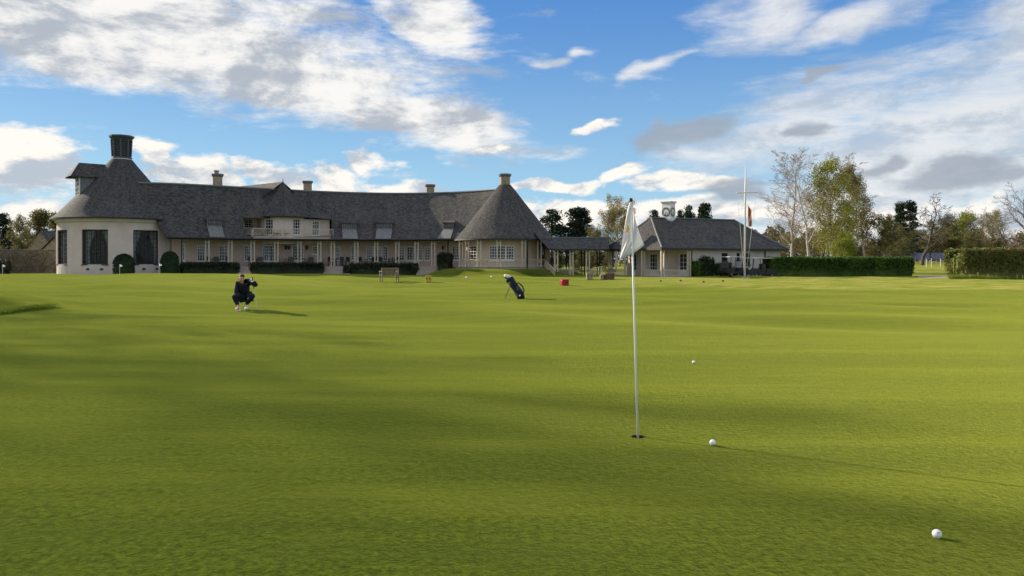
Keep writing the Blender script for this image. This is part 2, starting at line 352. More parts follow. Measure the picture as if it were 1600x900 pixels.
# ------------------------------------------------------------------ clubhouse
def polycurve(pts, deg=3):
    a = np.array(pts, float); return np.polyfit((a[:, 0]-500)/300, a[:, 1], deg)
EV = polycurve([(270, 66.6), (330, 68.6), (394, 70.3), (455, 72.0), (520, 73.2), (600, 73.6), (700, 72.2), (760, 70.4)])
RG = polycurve([(240, 68.9), (340, 71.5), (415, 74.0), (480, 76.8), (600, 79.3), (670, 79.0), (760, 75.8)])
EZ, RZ = 3.38, 8.25
ed = lambda px: float(np.polyval(EV, (px-500)/300)); rd = lambda px: float(np.polyval(RG, (px-500)/300))
WALLBACK = 2.3
def wd(px): return ed(px)+WALLBACK
club = empty('clubhouse', (ROT[0]*.5, 72, 0), 'long cream clubhouse with curved slate roof, two conical towers and a columned veranda', 'building')
class Curve:
    def __init__(s, pts):
        s.p = np.array([(p[0], p[1]) for p in pts], float); s.s = np.concatenate([[0], np.cumsum(np.linalg.norm(np.diff(s.p, axis=0), axis=1))]); s.px = 800+F*s.p[:, 0]/s.p[:, 1]
    def at(s, t): return np.array([np.interp(t, s.s, s.p[:, 0]), np.interp(t, s.s, s.p[:, 1])])
    def spx(s, px): return float(np.interp(px, s.px, s.s))
def wall(curve, z0, z1, ops, m, parent, name='wall', depth=.16, step=.6):
    """a wall along a plan curve with real openings and reveals; openings are (s0, s1, za, zb)"""
    sb = set(np.arange(0, curve.s[-1], step)) | {curve.s[-1]}; zb = {z0, z1}
    for a, b, c, d in ops: sb |= {a, b}; zb |= {c, d}
    sb = sorted(sb); zb = sorted(zb); k = MB()
    def inn(t):
        e = 1e-3; p, q_ = curve.at(max(0, t-e)), curve.at(min(curve.s[-1], t+e)); d = vnorm(q_-p); n = np.array([-d[1], d[0]])
        return n if n@curve.at(t) > 0 else -n
    for i in range(len(sb)-1):
        for j in range(len(zb)-1):
            sm, zm = (sb[i]+sb[i+1])/2, (zb[j]+zb[j+1])/2
            if any(a < sm < b and c < zm < d for a, b, c, d in ops): continue
            p, q_ = curve.at(sb[i]), curve.at(sb[i+1]); k.quad((*p, zb[j]), (*q_, zb[j]), (*q_, zb[j+1]), (*p, zb[j+1]))
    for a, b, c, d in ops:
        p, q_ = curve.at(a), curve.at(b); n = inn((a+b)/2)*depth; pi, qi = p+n, q_+n
        k.quad((*p, c), (*pi, c), (*pi, d), (*p, d)); k.quad((*qi, c), (*q_, c), (*q_, d), (*qi, d))
        k.quad((*p, d), (*pi, d), (*qi, d), (*q_, d)); k.quad((*p, c), (*q_, c), (*qi, c), (*pi, c))
    return k.build(name, m, parent)
def window(parent, p, q_, z0, z1, nx, nz, fm, gm, back=.10, fw=.075, mw=.032, name='window', panel=0.0, sill=True):
    p = np.array(p, float)[:2]; q_ = np.array(q_, float)[:2]; r = vnorm(q_-p); n = np.array([-r[1], r[0]]); n = n if n@p > 0 else -n
    L = np.linalg.norm(q_-p); k = MB(); P3 = lambda t, z, b: np.array([*(p+r*t+n*b), z])
    up = (n[0], n[1], 0)
    for t in (fw/2, L-fw/2): k.bar(P3(t, z0, back), P3(t, z1, back), .09, fw, up=(r[0], r[1], 0))
    for z in (z0+fw/2, z1-fw/2): k.bar(P3(fw, z, back), P3(L-fw, z, back), .088, fw)
    zlow = z0+panel
    if panel: k.bar(P3(fw, z0+fw+panel/2-.02, back), P3(L-fw, z0+fw+panel/2-.02, back), .05, panel)
    for i in range(1, nx): t = L*i/nx; wi = mw*(2.2 if nx > 4 and i % 3 == 0 else 1); k.bar(P3(t, zlow+fw, back), P3(t, z1-fw, back), .05, wi, up=(r[0], r[1], 0))
    for j in range(1, nz): z = zlow+(z1-zlow)*j/nz; k.bar(P3(fw, z, back), P3(L-fw, z, back), .045, mw)
    if sill: k.bar(P3(-.05, z0-.04, .0), P3(L+.05, z0-.04, .0), .16, .07)
    o = k.build(name, fm, parent)
    gk = MB(); gk.quad(P3(fw*.6, zlow+fw*.6, back+.02), P3(L-fw*.6, zlow+fw*.6, back+.02), P3(L-fw*.6, z1-fw*.6, back+.02), P3(fw*.6, z1-fw*.6, back+.02)); gk.build('pane', gm, o)
    return o

# main veranda wall with its windows and doors (photo columns, rows)
wc = Curve([W(px, wd(px)) for px in np.arange(268, 744, 4)])
def opn(cv, a, b, ya, yb):
    s0, s1 = cv.spx(a), cv.spx(b); d = cv.at((s0+s1)/2)[1]; return (s0, s1, Zp(yb, d), Zp(ya, d))
OPW = [(308, 321, 383, 408, 3, 5), (342, 356, 383, 408, 3, 5), (382, 392, 383, 408, 3, 5), (410, 430, 383, 408, 6, 5), (487.5, 496, 384, 397, 2, 3), (548, 557, 385, 407, 2, 5), (572, 582, 385, 407, 3, 5), (598, 606, 385, 407, 2, 5),
       (623, 632, 385, 407, 2, 5), (635, 648, 385, 407, 3, 5), (651.5, 660, 385, 407, 2, 5), (663, 672, 385, 407, 2, 5), (706, 720, 384, 406.5, 4, 5)]
OPD = [(456, 475, 383, 0, 4, 5), (524, 532, 384, 0, 2, 4), (583.5, 596.5, 385, 0, 4, 5), (284.5, 290, 380, 0, 1, 4)]
ops = [opn(wc, *o[:4]) for o in OPW]; dops = []
for o in OPD:
    s0, s1, _, z1 = opn(wc, o[0], o[1], o[2], 410); dops.append((s0, s1, FLOOR+.02, z1))
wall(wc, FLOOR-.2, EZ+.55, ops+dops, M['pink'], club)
for o, e in zip(ops, OPW): window(club, wc.at(o[0]), wc.at(o[1]), o[2], o[3], e[4], e[5], M['white'], M['glass'])
for o, e in zip(dops, OPD):
    dr = window(club, wc.at(o[0]), wc.at(o[1]), o[2], o[3], e[4], e[5], M['white'], M['glass'], name='door', panel=.55, fw=.10, sill=False)
    p = wc.at((o[0]+o[1])/2); n = vnorm(-p); MB().box((p[0]+.05, p[1]+.03, FLOOR+1.0), (.03, .06, .12)).build('handle', M['steel'], dr)
# main roof
cols = []
for ep in np.concatenate([np.arange(262, 372, 6), [373, 380, 386, 392], np.arange(398, 517, 6), np.arange(518, 790, 6)]):
    rp = ep-52*max(0, 1-(ep-262)/95)
    cols.append((ep, W(ep, ed(ep), EZ), W(rp, rd(rp), RZ)))
VS = np.array([0, .06, .12, .2, .28, .36, .45, .55, .66, .78, .9, 1.0])
def roofp(e, r, v): p = e+(r-e)*v; p = p.copy(); p[2] -= .85*v*(1-v)*(1.3-.6*v); return p
P = np.array([[roofp(e, r, v) for _, e, r in cols] for v in VS]); CP = [c[0] for c in cols]
VB = 6
roof = MB().grid(P, skip=lambda i, j: i < VB and 379 < (CP[j]+CP[j+1])/2+(0 if i > 3 else -10+2.5*i) and (CP[j]+CP[j+1])/2 < 516.5).build('roof', M['slate'], club)
k = MB()                                                             # back slope, ridge cap, soffit and end
back = []
for j, (ep, e, r) in enumerate(cols):
    a = cols[max(0, j-1)][2]; b = cols[min(len(cols)-1, j+1)][2]; t_ = vnorm((b-a)[:2]); n = np.array([-t_[1], t_[0]]); n = n if n[1] > 0 else -n
    back.append(np.array([r[0]+n[0]*6, r[1]+n[1]*6, EZ]))
k.grid([[c[2] for c in cols], back]); k.build('back_slope', M['slate'], roof)
k = MB(); k.grid([[b+(0, 0, 0) for b in back], [np.array([b[0], b[1], -.2]) for b in back]]); k.build('back_wall', M['pink'], club)
k = MB(); k.tube([c[2]+(0, 0, .03) for c in cols], .11, 6); k.build('ridge_cap', M['lead'], roof)
k = MB(); soff = [np.array([*wc.at(wc.spx(c[0])), EZ+.42]) if c[0] < 742 else c[1]+(0, 2.2, .3) for c in cols]
k.grid([[c[1]+(0, .05, -.13) for c in cols], soff], uv=False); k.grid([[c[1]+(0, -.03, -.16) for c in cols], [c[1]+(0, -.03, .03) for c in cols]], uv=False)
k.build('fascia', M['dtimber'], roof)
k = MB(); k.tube([c[1]+(0, -.09, -.06) for c in cols if c[0] < 745], .065, 6); k.build('gutter', M['black'], roof)
k = MB(); e, r = cols[-1][1], cols[-1][2]; k.quad(e, back[-1], r, r); k.build('roof_end', M['slate'], roof)
# veranda: floor, posts in pairs, pipes
ec = Curve([W(px, ed(px)+.05) for px in np.arange(266, 744, 4)])
k = MB(); fr = [(*ec.at(t), FLOOR) for t in np.linspace(0, ec.s[-1], 60)]; bk = [(*wc.at(wc.spx(800+F*p[0]/p[1])), FLOOR) for p in fr]
fr = [(p[0]*.993, p[1]*.993, FLOOR) for p in fr]
k.grid([fr, bk]); k.grid([[(p[0], p[1], -.3) for p in fr], fr]); k.build('terrace', M['paving'], club)
def post(px, d=None, z0=FLOOR, z1=EZ+.05, gap=.30):
    d = d or ed(px)+.35
    k = MB(); c = W(px, d)
    for s in (-1, 1): k.box((c[0]+s*gap/2, c[1], (z0+z1)/2), (.105, .105, z1-z0)); k.box((c[0]+s*gap/2, c[1], z0+.06), (.15, .15, .12))
    for zz in (z0+.5, z1-.45): k.box((c[0], c[1], zz), (gap-.105, .07, .07))
    return bevel(k.build('post', M['timber'], club), .008, 1)
for px in (324, 360, 395, 432, 468, 499, 520, 557, 588, 621, 651, 677): post(px)
for px in (284, 700): MB().tube([W(px, ed(px)+.3, 0), W(px, ed(px)+.3, EZ)], .06, 8).build('downpipe', M['black'], club)
for px in (452, 480, 447, 692):                                       # wall lanterns
    p = wc.at(wc.spx(px)); k = MB(); k.box((p[0], p[1]-.12, 2.55), (.16, .16, .28)); k.lathe((p[0], p[1]-.12, 2.69), [(.13, 0), (.01, .14)], 6); k.build('lantern', M['black'], club)
# steps
for px, wpx in ((526, 34), (669, 28), (382, 16)):
    st = MB(); d0 = ed(px)-.5; 
    for i in range(5):
        a = MB(); d = d0-.34*i; wdt = wpx*d/F+.12*i; c = W(px, d)
        a.box((c[0], c[1]-.17, FLOOR-.16*(i+1)+.075-.3), (wdt, .36, .16+.6)); bevel(a.build('step', M['step'], club), .015, 1)

# slot windows cut in the roof with pale aprons
def slot(a, b, ya, yb, apa, apb, slant=0):
    def onroof(px, z):
        best = None
        for v in np.linspace(0, 1, 60):
            p = roofp(W(px, ed(px), EZ), W(px, rd(px), RZ), v)
            if best is None or abs(p[2]-z) < abs(best[2]-z): best = p
        return best
    d = (ed(a)*.7+rd(a)*.3); z0, z1 = Zp(yb, d), Zp(ya, d); p0, p1 = onroof(a, z0), onroof(b, z0); t0, t1 = onroof(a, z1+.25), onroof(b, z1+.25)
    f = -.10
    A, B = p0+(0, f, 0), p1+(0, f, 0)
    dm = MB(); U = np.array([0, 0, z1-z0])
    dm.quad(A+U, B+U, t1+(0, 0, .02), t0+(0, 0, .02)); dm.quad(A+U+(-.15, -.12, .0), B+U+(.15, -.12, .0), t1+(.1, 0, .08), t0+(-.1, 0, .08)); dm.quad(A+U+(-.15, -.12, -.10), B+U+(.15, -.12, -.10), B+U+(.15, -.12, 0), A+U+(-.15, -.12, 0))
    dm.quad(A, A+U, t0, p0+(0, .3, 0)); dm.quad(B, B+U, t1, p1+(0, .3, 0))
    o = dm.build('roof_window', M['slate'], club)
    wn = window(o, A[:2], B[:2], z0, z1, 6, 2, M['grey'], M['glass'], back=-.02, fw=.07, mw=.05, sill=False, name='window_frame')
    ap = MB(); e0, e1 = W(apa, ed(apa)+.1, EZ+.12), W(apb, ed(apb)+.1, EZ+.12); rows = []
    for v in np.linspace(0, 1, 6):
        l = roofp(W(apa, ed(apa), EZ), W(apa, rd(apa), RZ), 0)*(1-v)+p0*v; r_ = roofp(W(apb, ed(apb), EZ), W(apb, rd(apb), RZ), 0)*(1-v)+p1*v
        rows.append([l+(0, -.13, .06), r_+(0, -.13, .06)])
    ap.grid(rows); ap.quad(rows[0][0], rows[-1][0], rows[-1][0]+(0, .3, -.2), rows[0][0]+(0, .3, -.2)); ap.quad(rows[0][1], rows[-1][1], rows[-1][1]+(0, .3, -.2), rows[0][1]+(0, .3, -.2))
    ap.build('apron', M['apron'], o)
slot(324, 347, 341.5, 353, 329, 352); slot(535, 557, 348, 358.5, 536, 560); slot(589, 613, 348.5, 358.5, 587, 611); slot(694, 709, 348, 358.5, 683, 704)

# chimneys
def chimney(px, d, y0, y1, rpx, pot=False):
    c = W(px, d, 0); r = rpx*d/F; z0, z1 = Zp(y0, d), Zp(y1, d); k = MB()
    k.lathe((c[0], c[1], 0), [(r, z0-1.2), (r, z1-.28), (r*1.06, z1-.26)], 8); o = k.build('chimney', M['stone'], club)
    k = MB(); k.lathe((c[0], c[1], 0), [(r*1.04, z1-.27), (r*1.24, z1-.16), (r*1.28, z1), (r*.5, z1+.03)], 8, cap=True); k.build('cap', M['lead'], o)
    if pot: MB().lathe((c[0]-.1, c[1], z1), [(.2, 0), (.2, .25), (.28, .27), (.26, .34)], 10, cap=True).build('pot', M['stone'], o)
chimney(340, rd(340)+.8, 291, 272, 7.6, True); chimney(480.5, rd(480)+1, 301, 283, 6.8); chimney(672, rd(672)+.8, 303, 288.5, 6.6)

# first-floor bow with balcony
bz0, bz1 = EZ+.12, 5.55
bc = W(442, 74.9); br_ = 2.25
arc = [(bc[0]+br_*math.sin(a), bc[1]-br_*math.cos(a)) for a in np.linspace(R(-72), R(72), 17)]
bcv = Curve([W(371, 73.9)]+[W(386, 74.1)]+arc+[W(496, 75.0)]+[W(515, 75.3)])
BO = [(380.5, 395.5, 342, 356, 4, 4), (413.5, 426.5, 342, 367, 3, 5), (458, 470, 342, 367, 3, 5), (487.5, 499.5, 345, 368, 3, 4)]
bo = []
for o in BO:
    s0, s1 = bcv.spx(o[0]), bcv.spx(o[1]); dd = bcv.at((s0+s1)/2)[1]; bo.append((s0, s1, max(bz0+.06, Zp(o[3], dd)), Zp(o[2], dd)))
wall(bcv, bz0-.6, bz1+.08, bo, M['stucco'], club, 'bow_wall')
for o, e in zip(bo, BO): window(club, bcv.at(o[0]), bcv.at(o[1]), o[2], o[3], e[4], e[5], M['white'], M['glass'])
k = MB(); az = Zp(283.5, 74.9); k.lathe((bc[0], bc[1], 0), [(2.72, bz1-.02), (2.35, bz1+.40), (1.65, bz1+1.25), (.88, bz1+2.25), (.03, az)], 40, R(180), R(360), uv=True); o = k.build('bow_roof', M['slate'], club)
MB().tube([(bc[0], bc[1], az-.1), (bc[0], bc[1], az+.32)], [.07, .02], 6).build('finial', M['lead'], o)
k = MB(); k.lathe((bc[0], bc[1], 0), [(2.70, bz1-.10), (2.74, bz1-.0)], 40, R(180), R(360)); k.lathe((bc[0], bc[1], 0), [(2.1, bz1-.05), (2.70, bz1-.1)], 40, R(180), R(360)); k.build('eave_board', M['dtimber'], o)
k = MB()                                                              # flat eaves either side of the bow, tied to the roof behind
k.quad(W(371, 72.6, bz1-.02), W(402, 73.5, bz1-.02), W(402, 75.4, bz1+1.2), W(371, 75.0, bz1+1.4)); k.build('flank_eave', M['slate'], o); k = MB(); k.quad(W(484, 73.9, bz1-.05), W(516.5, 74.6, bz1-.18), W(516.5, 77.2, bz1+1.2), W(484, 77, bz1+1.3))
k.build('flank_eave', M['slate'], o)
k = MB(); k.quad(W(516.3, ed(516)+.1, EZ+.1), W(516.3, 76.6, EZ+.1), W(516.3, 76.6, bz1-.1), W(516.3, 74.6, bz1-.15)); k.build('cheek_wall', M['stucco'], club); k = MB(); k.quad(W(376, ed(380)+1.1, EZ+.3), W(371, 74.3, EZ+.1), W(371, 74.6, bz1), W(371, 73.0, bz1-.05)); k.build('cheek_wall', M['stucco'], club)
bal = Curve([W(392, ed(392)+1.6), W(396, ed(396)+.35)]+[W(px, ed(px)+.28) for px in range(402, 520, 6)]+[W(521, ed(521)+.5)]+[W(520, ed(521)+1.8)])
k = MB(); fl = [(*bal.at(t), bz0) for t in np.linspace(0, bal.s[-1], 40)]
k.grid([fl, [np.array([*bcv.at(bcv.s[-1]*i/39), bz0])+(0, .3, 0) for i in range(40)]]); k.grid([[(p[0], p[1], bz0-.25) for p in fl], fl]); blc = k.build('balcony', M['timber'], club)
k = MB()
for t in np.arange(0, bal.s[-1], .13): p = bal.at(t); k.box((p[0], p[1], bz0+.42), (.028, .028, .74))
k.build('baluster_row', M['timber'], blc)
k = MB(); pts = [bal.at(t) for t in np.linspace(0, bal.s[-1], 36)]
for z, nm in ((.07, 'bottom_rail'), (.82, 'handrail')):
    k = MB()
    for a, b in zip(pts[:-1], pts[1:]): k.bar((*a, bz0+z), (*b, bz0+z), .07, .055)
    k.build(nm, M['timber'], blc)
# wing behind the bow: its ridge shows above the main ridge
A = np.array([bc[0], bc[1]-.02, az-.03]); B = W(372, 83, Zp(291.5, 83)); t_ = vnorm((B-A)[:2]); n = np.array([-t_[1], t_[0]]); n = n if n[0] < 0 else -n
k = MB()
for s in (1, -1):
    o3 = np.array([n[0]*4.4*s, n[1]*4.4*s, -3.4]); k.quad(A+o3, B+o3, B, A)
k.build('wing_roof', M['slate'], club)

# left rotunda
rr = 5.10; wz0 = .1; rez = 5.02
def ang(px): return math.asin(max(-1, min(1, (px-187)/98.0)))
view = math.atan2(ROT[0], ROT[1])                                       # direction from the camera
def rotp(a, r=rr):                                                      # angle 0 faces the camera
    b = a-view; return np.array([ROT[0]+r*math.sin(b), ROT[1]-r*math.cos(b)])
rcv = Curve([rotp(a) for a in np.linspace(R(-180), R(180), 145)]); per = rcv.s[-1]
sa = lambda a: (a+math.pi)/(2*math.pi)*per
rops = []; rz0, rz1 = 1.02, 3.98
for cdeg in (-66.5, -23.8, 22.3, -111): hw = R(12.2); rops.append((sa(R(cdeg)-hw), sa(R(cdeg)+hw), rz0, rz1))
class RC(Curve): pass
wall(rcv, wz0-.3, rez+.2, rops, M['stucco'], club, 'rotunda_wall', depth=.22)
for o in rops:
    p, q_ = rcv.at(o[0]), rcv.at(o[1]); window(club, p, q_, o[2], o[3], 6, 8, M['frame'], M['cglass'], back=.14, fw=.09, mw=.035)
    for s in (0, 1):                                                    # tied-back curtains
        a, b = (p, q_) if s == 0 else (q_, p); n = vnorm(ROT[:2]-p); k = MB(); rows = []
        for v in np.linspace(0, 1, 9):
            z = rz1-(rz1-rz0)*v; wv = .34*(1-S(v/.62)*.62) if v < .62 else .13+.10*(v-.62); rows.append([(*(a+(b-a)*wv*t+n*(.45+.05*math.sin(t*21))), z) for t in np.linspace(.03, 1, 14)])
        k.grid(rows, uv=False); k.build('curtain', M['curtain'], club, smooth=True)
k = MB(); k.lathe((ROT[0], ROT[1], 0), [(.05, .6), (rr-.3, .6)], 32); k.build('rotunda_floor', M['wood'], club)
for px in (138, 158, 220, 240):
    p = rotp(ang(px), rr+.01); MB().box((p[0], p[1], .62), (.24, .06, .15), ang(px)-view).build('air_brick', M['black'], club)
rp = [(108.5, 0), (101, .30), (93, .74), (80, 1.52), (66, 2.36), (52, 3.24), (38, 4.15), (27, 4.85), (17, 5.52)]
u = .0521; k = MB(); k.lathe((ROT[0], ROT[1], rez), [(r*u, z) for r, z in rp], 72, uv=True); rro = k.build('rotunda_roof', M['slate'], club, smooth=True)
k = MB(); k.lathe((ROT[0], ROT[1], rez), [(108.3*u, .0), (108.6*u, -.10), (106*u, -.12)], 72); k.build('gutter', M['black'], rro)
k = MB(); k.lathe((ROT[0], ROT[1], rez), [(106*u, -.10), (101.5*u, -.14), (100.5*u, -.36), (98.2*u, -.40)], 72); k.build('cornice', M['stucco'], rro)
lz = rez+5.48; k = MB(); k.lathe((ROT[0], ROT[1], lz), [(.90, 0), (.90, .06), (.80, .1)], 24); k.build('flashing', M['white'], rro)
tur = MB(); tur.lathe((ROT[0], ROT[1], lz), [(.78, .08), (.88, .14), (.87, .24), (.73, .3), (.77, .34)], 8, R(22.5), R(382.5)); tur.lathe((ROT[0], ROT[1], lz), [(.63, .3), (.70, 1.9)], 8, R(22.5), R(382.5))
tur.lathe((ROT[0], ROT[1], lz), [(.83, 1.80), (.89, 1.9), (1.04, 2.06), (1.06, 2.20), (.8, 2.24), (.02, 2.3)], 8, R(22.5), R(382.5)); tu = tur.build('louvre_turret', M['louvre'], club)
for q8 in range(8):
    a = R(22.5+45*q8); MB().bar((ROT[0]+.75*math.cos(a), ROT[1]+.75*math.sin(a), lz+.3), (ROT[0]+.83*math.cos(a), ROT[1]+.83*math.sin(a), lz+1.85), .12, .12).build('corner_post', M['louvre'], tu)
    k = MB(); a2 = R(22.5+45*(q8+1))
    for i in range(9):
        z = lz+.42+i*.155; r1 = .72+.08*i/9; pa, pb = [np.array([ROT[0]+r1*math.cos(x), ROT[1]+r1*math.sin(x), z]) for x in (a, a2)]
        ra = vnorm(np.array([math.cos((a+a2)/2), math.sin((a+a2)/2), 0])); k.quad(pa+ra*.05, pb+ra*.05, pb-ra*.05+(0, 0, .11), pa-ra*.05+(0, 0, .11))
    k.build('louvre_blades', M['louvre'], tu)
# dormer on the rotunda, pointing left
dd = vnorm(np.array([-.76, -.65])); dn = np.array([-dd[1], dd[0]]); cc = ROT[:2]
D = lambda f, s, z: np.array([*(cc+dd*f+dn*s), z])
f1 = 3.55; zb, zt = Zp(311, 70), Zp(283, 70); k = MB()
k.quad(D(f1-.02, -.8, zb-.5), D(f1-.02, .8, zb-.5), D(f1-.02, .8, zb), D(f1-.02, -.8, zb))
dmr = k.build('dormer', M['lead'], club)
for s in (-1, 1): MB().quad(D(f1, s*.80, zb-.5), D(1.5, s*.80, zb-.5), D(1.5, s*.80, zt+.15), D(f1, s*.80, zt+.15)).build('cheek', M['lead'], dmr)
window(dmr, D(f1, .80, 0)[:2], D(f1, -.80, 0)[:2], zb, zt+.1, 3, 4, M['white'], M['glass'], back=0, name='dormer_window')
k = MB(); rz_ = Zp(259, 70)
for s in (-1, 1): k.quad(D(f1+.75, s*1.08, zt+.12), D(1.2, s*1.08, zt+.2), D(.6, 0, rz_), D(f1-.1, 0, rz_)); k.quad(D(f1+.75, s*1.08, zt+.02), D(1.2, s*1.08, zt+.1), D(1.2, s*1.08, zt+.2), D(f1+.75, s*1.08, zt+.12))
k.quad(D(f1+.75, 1.08, zt+.12), D(f1+.75, -1.08, zt+.12), D(f1-.1, 0, rz_), D(f1-.1, 0, rz_)); k.quad(D(f1+.75, 1.08, zt+.02), D(f1+.75, -1.08, zt+.02), D(1.5, -1.0, zt+.1), D(1.5, 1.0, zt+.1)); k.build('dormer_roof', M['slate'], dmr)

# right-hand round pavilion of the clubhouse
cw = 3.7; cview = math.atan2(CONE[0], CONE[1])
def conp(a, r): b = a-cview; return np.array([CONE[0]+r*math.sin(b), CONE[1]-r*math.cos(b)])
ccv = Curve([conp(a, cw) for a in np.linspace(R(-88), R(95), 80)]); cs = lambda a: (a-R(-88))/R(183)*ccv.s[-1]
cap_ = lambda px: math.asin((px-789)/61.7)
co = []
for a, b, ya, yb, nx in ((731, 749, 384, 406.5, 4), (765, 803, 383.5, 407, 8)):
    d_ = 72-cw*math.cos(cap_((a+b)/2)); co.append((cs(cap_(a)), cs(cap_(b)), Zp(yb, d_), Zp(ya, d_), nx))
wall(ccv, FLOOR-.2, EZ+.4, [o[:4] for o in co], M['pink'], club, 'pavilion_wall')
for o in co:
    if o[4] == 8:
        n3_ = np.linspace(o[0], o[1], 4)
        for a, b in zip(n3_[:-1], n3_[1:]): window(club, ccv.at(a), ccv.at(b), o[2], o[3], 3, 5, M['white'], M['glass'])
    else: window(club, ccv.at(o[0]), ccv.at(o[1]), o[2], o[3], 4, 5, M['white'], M['glass'])
ur = 72/F; cz = 3.30; topz = Zp(289, 72)
k = MB(); k.lathe((CONE[0], CONE[1], 0), [(78.5*ur, cz), (74*ur, cz+.28), (62*ur, cz+1.12), (46*ur, cz+2.35), (30*ur, cz+3.55), (18*ur, cz+4.5), (9*ur, topz)], 72, uv=True); cro = k.build('cone_roof', M['slate'], club, smooth=True)
k = MB(); k.lathe((CONE[0], CONE[1], 0), [(78.4*ur, cz+.0), (78.8*ur, cz-.12), (75*ur, cz-.14), (cw, cz+.2)], 72); k.build('gutter', M['dtimber'], cro)
chimney(789, 72, 289, 272, 8.0)
k = MB(); k.lathe((CONE[0], CONE[1], 0), [(4.75, -.2), (4.75, FLOOR-.06), (4.82, FLOOR-.05), (4.82, FLOOR), (2, FLOOR+.005)], 64); k.build('round_terrace', M['paving'], club)
for a in (-64, -50, -31, -7, 22, 44): p = conp(R(a), 4.45); post(800+F*p[0]/p[1], p[1], z1=cz+.05)
p = conp(R(24.5), 4.75); MB().tube([(p[0], p[1], .6), (p[0], p[1], cz)], .075, 8).build('downpipe', M['black'], club)
k = MB(); hr = MB(); rz2 = FLOOR+.66
for a in np.arange(-72, 52, 1.7): p = conp(R(a), 4.45); k.box((p[0], p[1], FLOOR+.34), (.03, .03, .56))
rl = k.build('railing', M['timber'], club)
pts = [conp(R(a), 4.45) for a in np.linspace(-74, 52, 40)]
for z, nm in ((FLOOR+.07, 'bottom_rail'), (rz2, 'handrail')):
    hr = MB()
    for a, b in zip(pts[:-1], pts[1:]): hr.bar((*a, z), (*b, z), .075, .06)
    hr.build(nm, M['timber'], rl)
# side entrance and the railed ramp down to the covered walk
k = MB(); p0 = conp(R(52), 4.45); pA = np.array([*p0, rz2]); pB = W(868, 65.6, .46); nst = 14
hr = MB()
for dz in (0, -.52): hr.bar(pA+(0, 0, dz), pB+(0, 0, dz), .08, .07)
rl = hr.build('ramp_rail', M['timber'], club)
for i in range(1, nst): p = pA+(pB-pA)*i/nst; k.box((p[0], p[1], p[2]-.26), (.04, .04, .5))
k.build('baluster_row', M['timber'], rl)
k = MB(); a, b = pA-(0, 0, rz2-FLOOR), pB*(1, 1, 0); k.quad(a, b, b+(.3, 2.2, 0), a+(.6, 2.4, 0)); k.quad(a, b, b-(0, 0, .4), a-(0, 0, 1)); k.build('ramp', M['paving'], club)
window(club, W(843, 70.2)[:2], W(851, 70.2)[:2], FLOOR+.02, 2.9, 2, 3, M['dtimber'], M['glass'], back=-.05, name='door', panel=1.0, sill=False)
k = MB(); k.quad(W(836, 70.3, 0), W(858, 70.5, 0), W(858, 70.5, 3.2), W(836, 70.3, 3.2)); k.build('entrance_wall', M['pink'], club)
k = MB(); k.quad(W(842, 67.6, cz-.02), W(858, 66.8, 2.35), W(866, 70.5, 2.9), W(864, 72, cz+.2)); k.quad(W(842, 67.6, cz-.02), W(864, 72, cz+.2), W(846, 73, cz+1.5), W(826, 70, cz+1.3)); k.build('entrance_roof', M['slate'], cro)

# ------------------------------------------------------------------ covered walkway
cwk = empty('covered_walkway', W(905, 69), 'open slate-roofed walkway on paired cream posts linking clubhouse and clock pavilion', 'walkway')
k = MB(); ends = (W(853, 67.2), W(950, 67.2)); zE, zR = Zp(389, 67.2), Zp(371, 69.2)
k.quad(W(853, 67.2, zE), W(952, 67.2, zE), W(952, 69.3, zR), W(848, 69.3, zR)); k.quad(W(952, 71.4, zE), W(853, 71.4, zE), W(848, 69.3, zR), W(952, 69.3, zR)); rf = k.build('roof', M['slate'], cwk)
k = MB(); k.quad(W(853, 67.25, zE-.05), W(952, 67.25, zE-.05), W(952, 71.3, zE-.05), W(853, 71.3, zE-.05)); k.quad(W(853, 67.18, zE-.13), W(952, 67.18, zE-.13), W(952, 67.18, zE+.01), W(853, 67.18, zE+.01)); k.build('fascia', M['dtimber'], rf)
k = MB(); k.bar(W(850, 69.3, zR), W(952, 69.3, zR), .2, .08); k.build('ridge_cap', M['lead'], rf)
def pair(parent, c, z0, z1, m, gap=.26, rz=0):
    k = MB(); ux, uy = math.cos(rz), math.sin(rz)
    for s in (-1, 1): k.box((c[0]+s*gap/2*ux, c[1]+s*gap/2*uy, (z0+z1)/2), (.11, .11, z1-z0), rz)
    for zz in (z1-.35, z0+.3): k.box((c[0], c[1], zz), (gap-.11, .07, .07), rz)
    return k.build('post', m, parent)
for px in (869, 893, 918.5): pair(cwk, W(px, 67.6), g(*W(px, 67.6)[:2])-.05, zE, M['timber'])
for px in (887, 911, 935): pair(cwk, W(px, 71.0), 0, zE, M['dtimber'])
MB().box((W(902, 69.3)[0], 69.3, -.05), (6.2, 4.0, .12)).build('floor', M['paving'], cwk)
def rail(parent, a, b, z0, z1, n, mm=None, name='railing'):
    a = np.array(a, float); b = np.array(b, float); mm = mm or M['timber']; hr = MB()
    hr.bar(a+(0, 0, z1), b+(0, 0, z1), .08, .07); hr.bar(a+(0, 0, z0), b+(0, 0, z0), .06, .06); o = hr.build(name, mm, parent); k = MB()
    for i in range(1, n): p = a+(b-a)*i/n; k.box((p[0], p[1], p[2]+(z0+z1)/2), (.035, .035, z1-z0-.06))
    k.build('baluster_row', mm, o); return o
rail(cwk, W(870, 67.6), W(893, 67.6), .1, .60, 10); rail(cwk, W(894, 70.9), W(911, 70.9), .15, .62, 8)
rail(cwk, W(919, 67.4), W(942, 66.4, .32), .08, .52, 12)

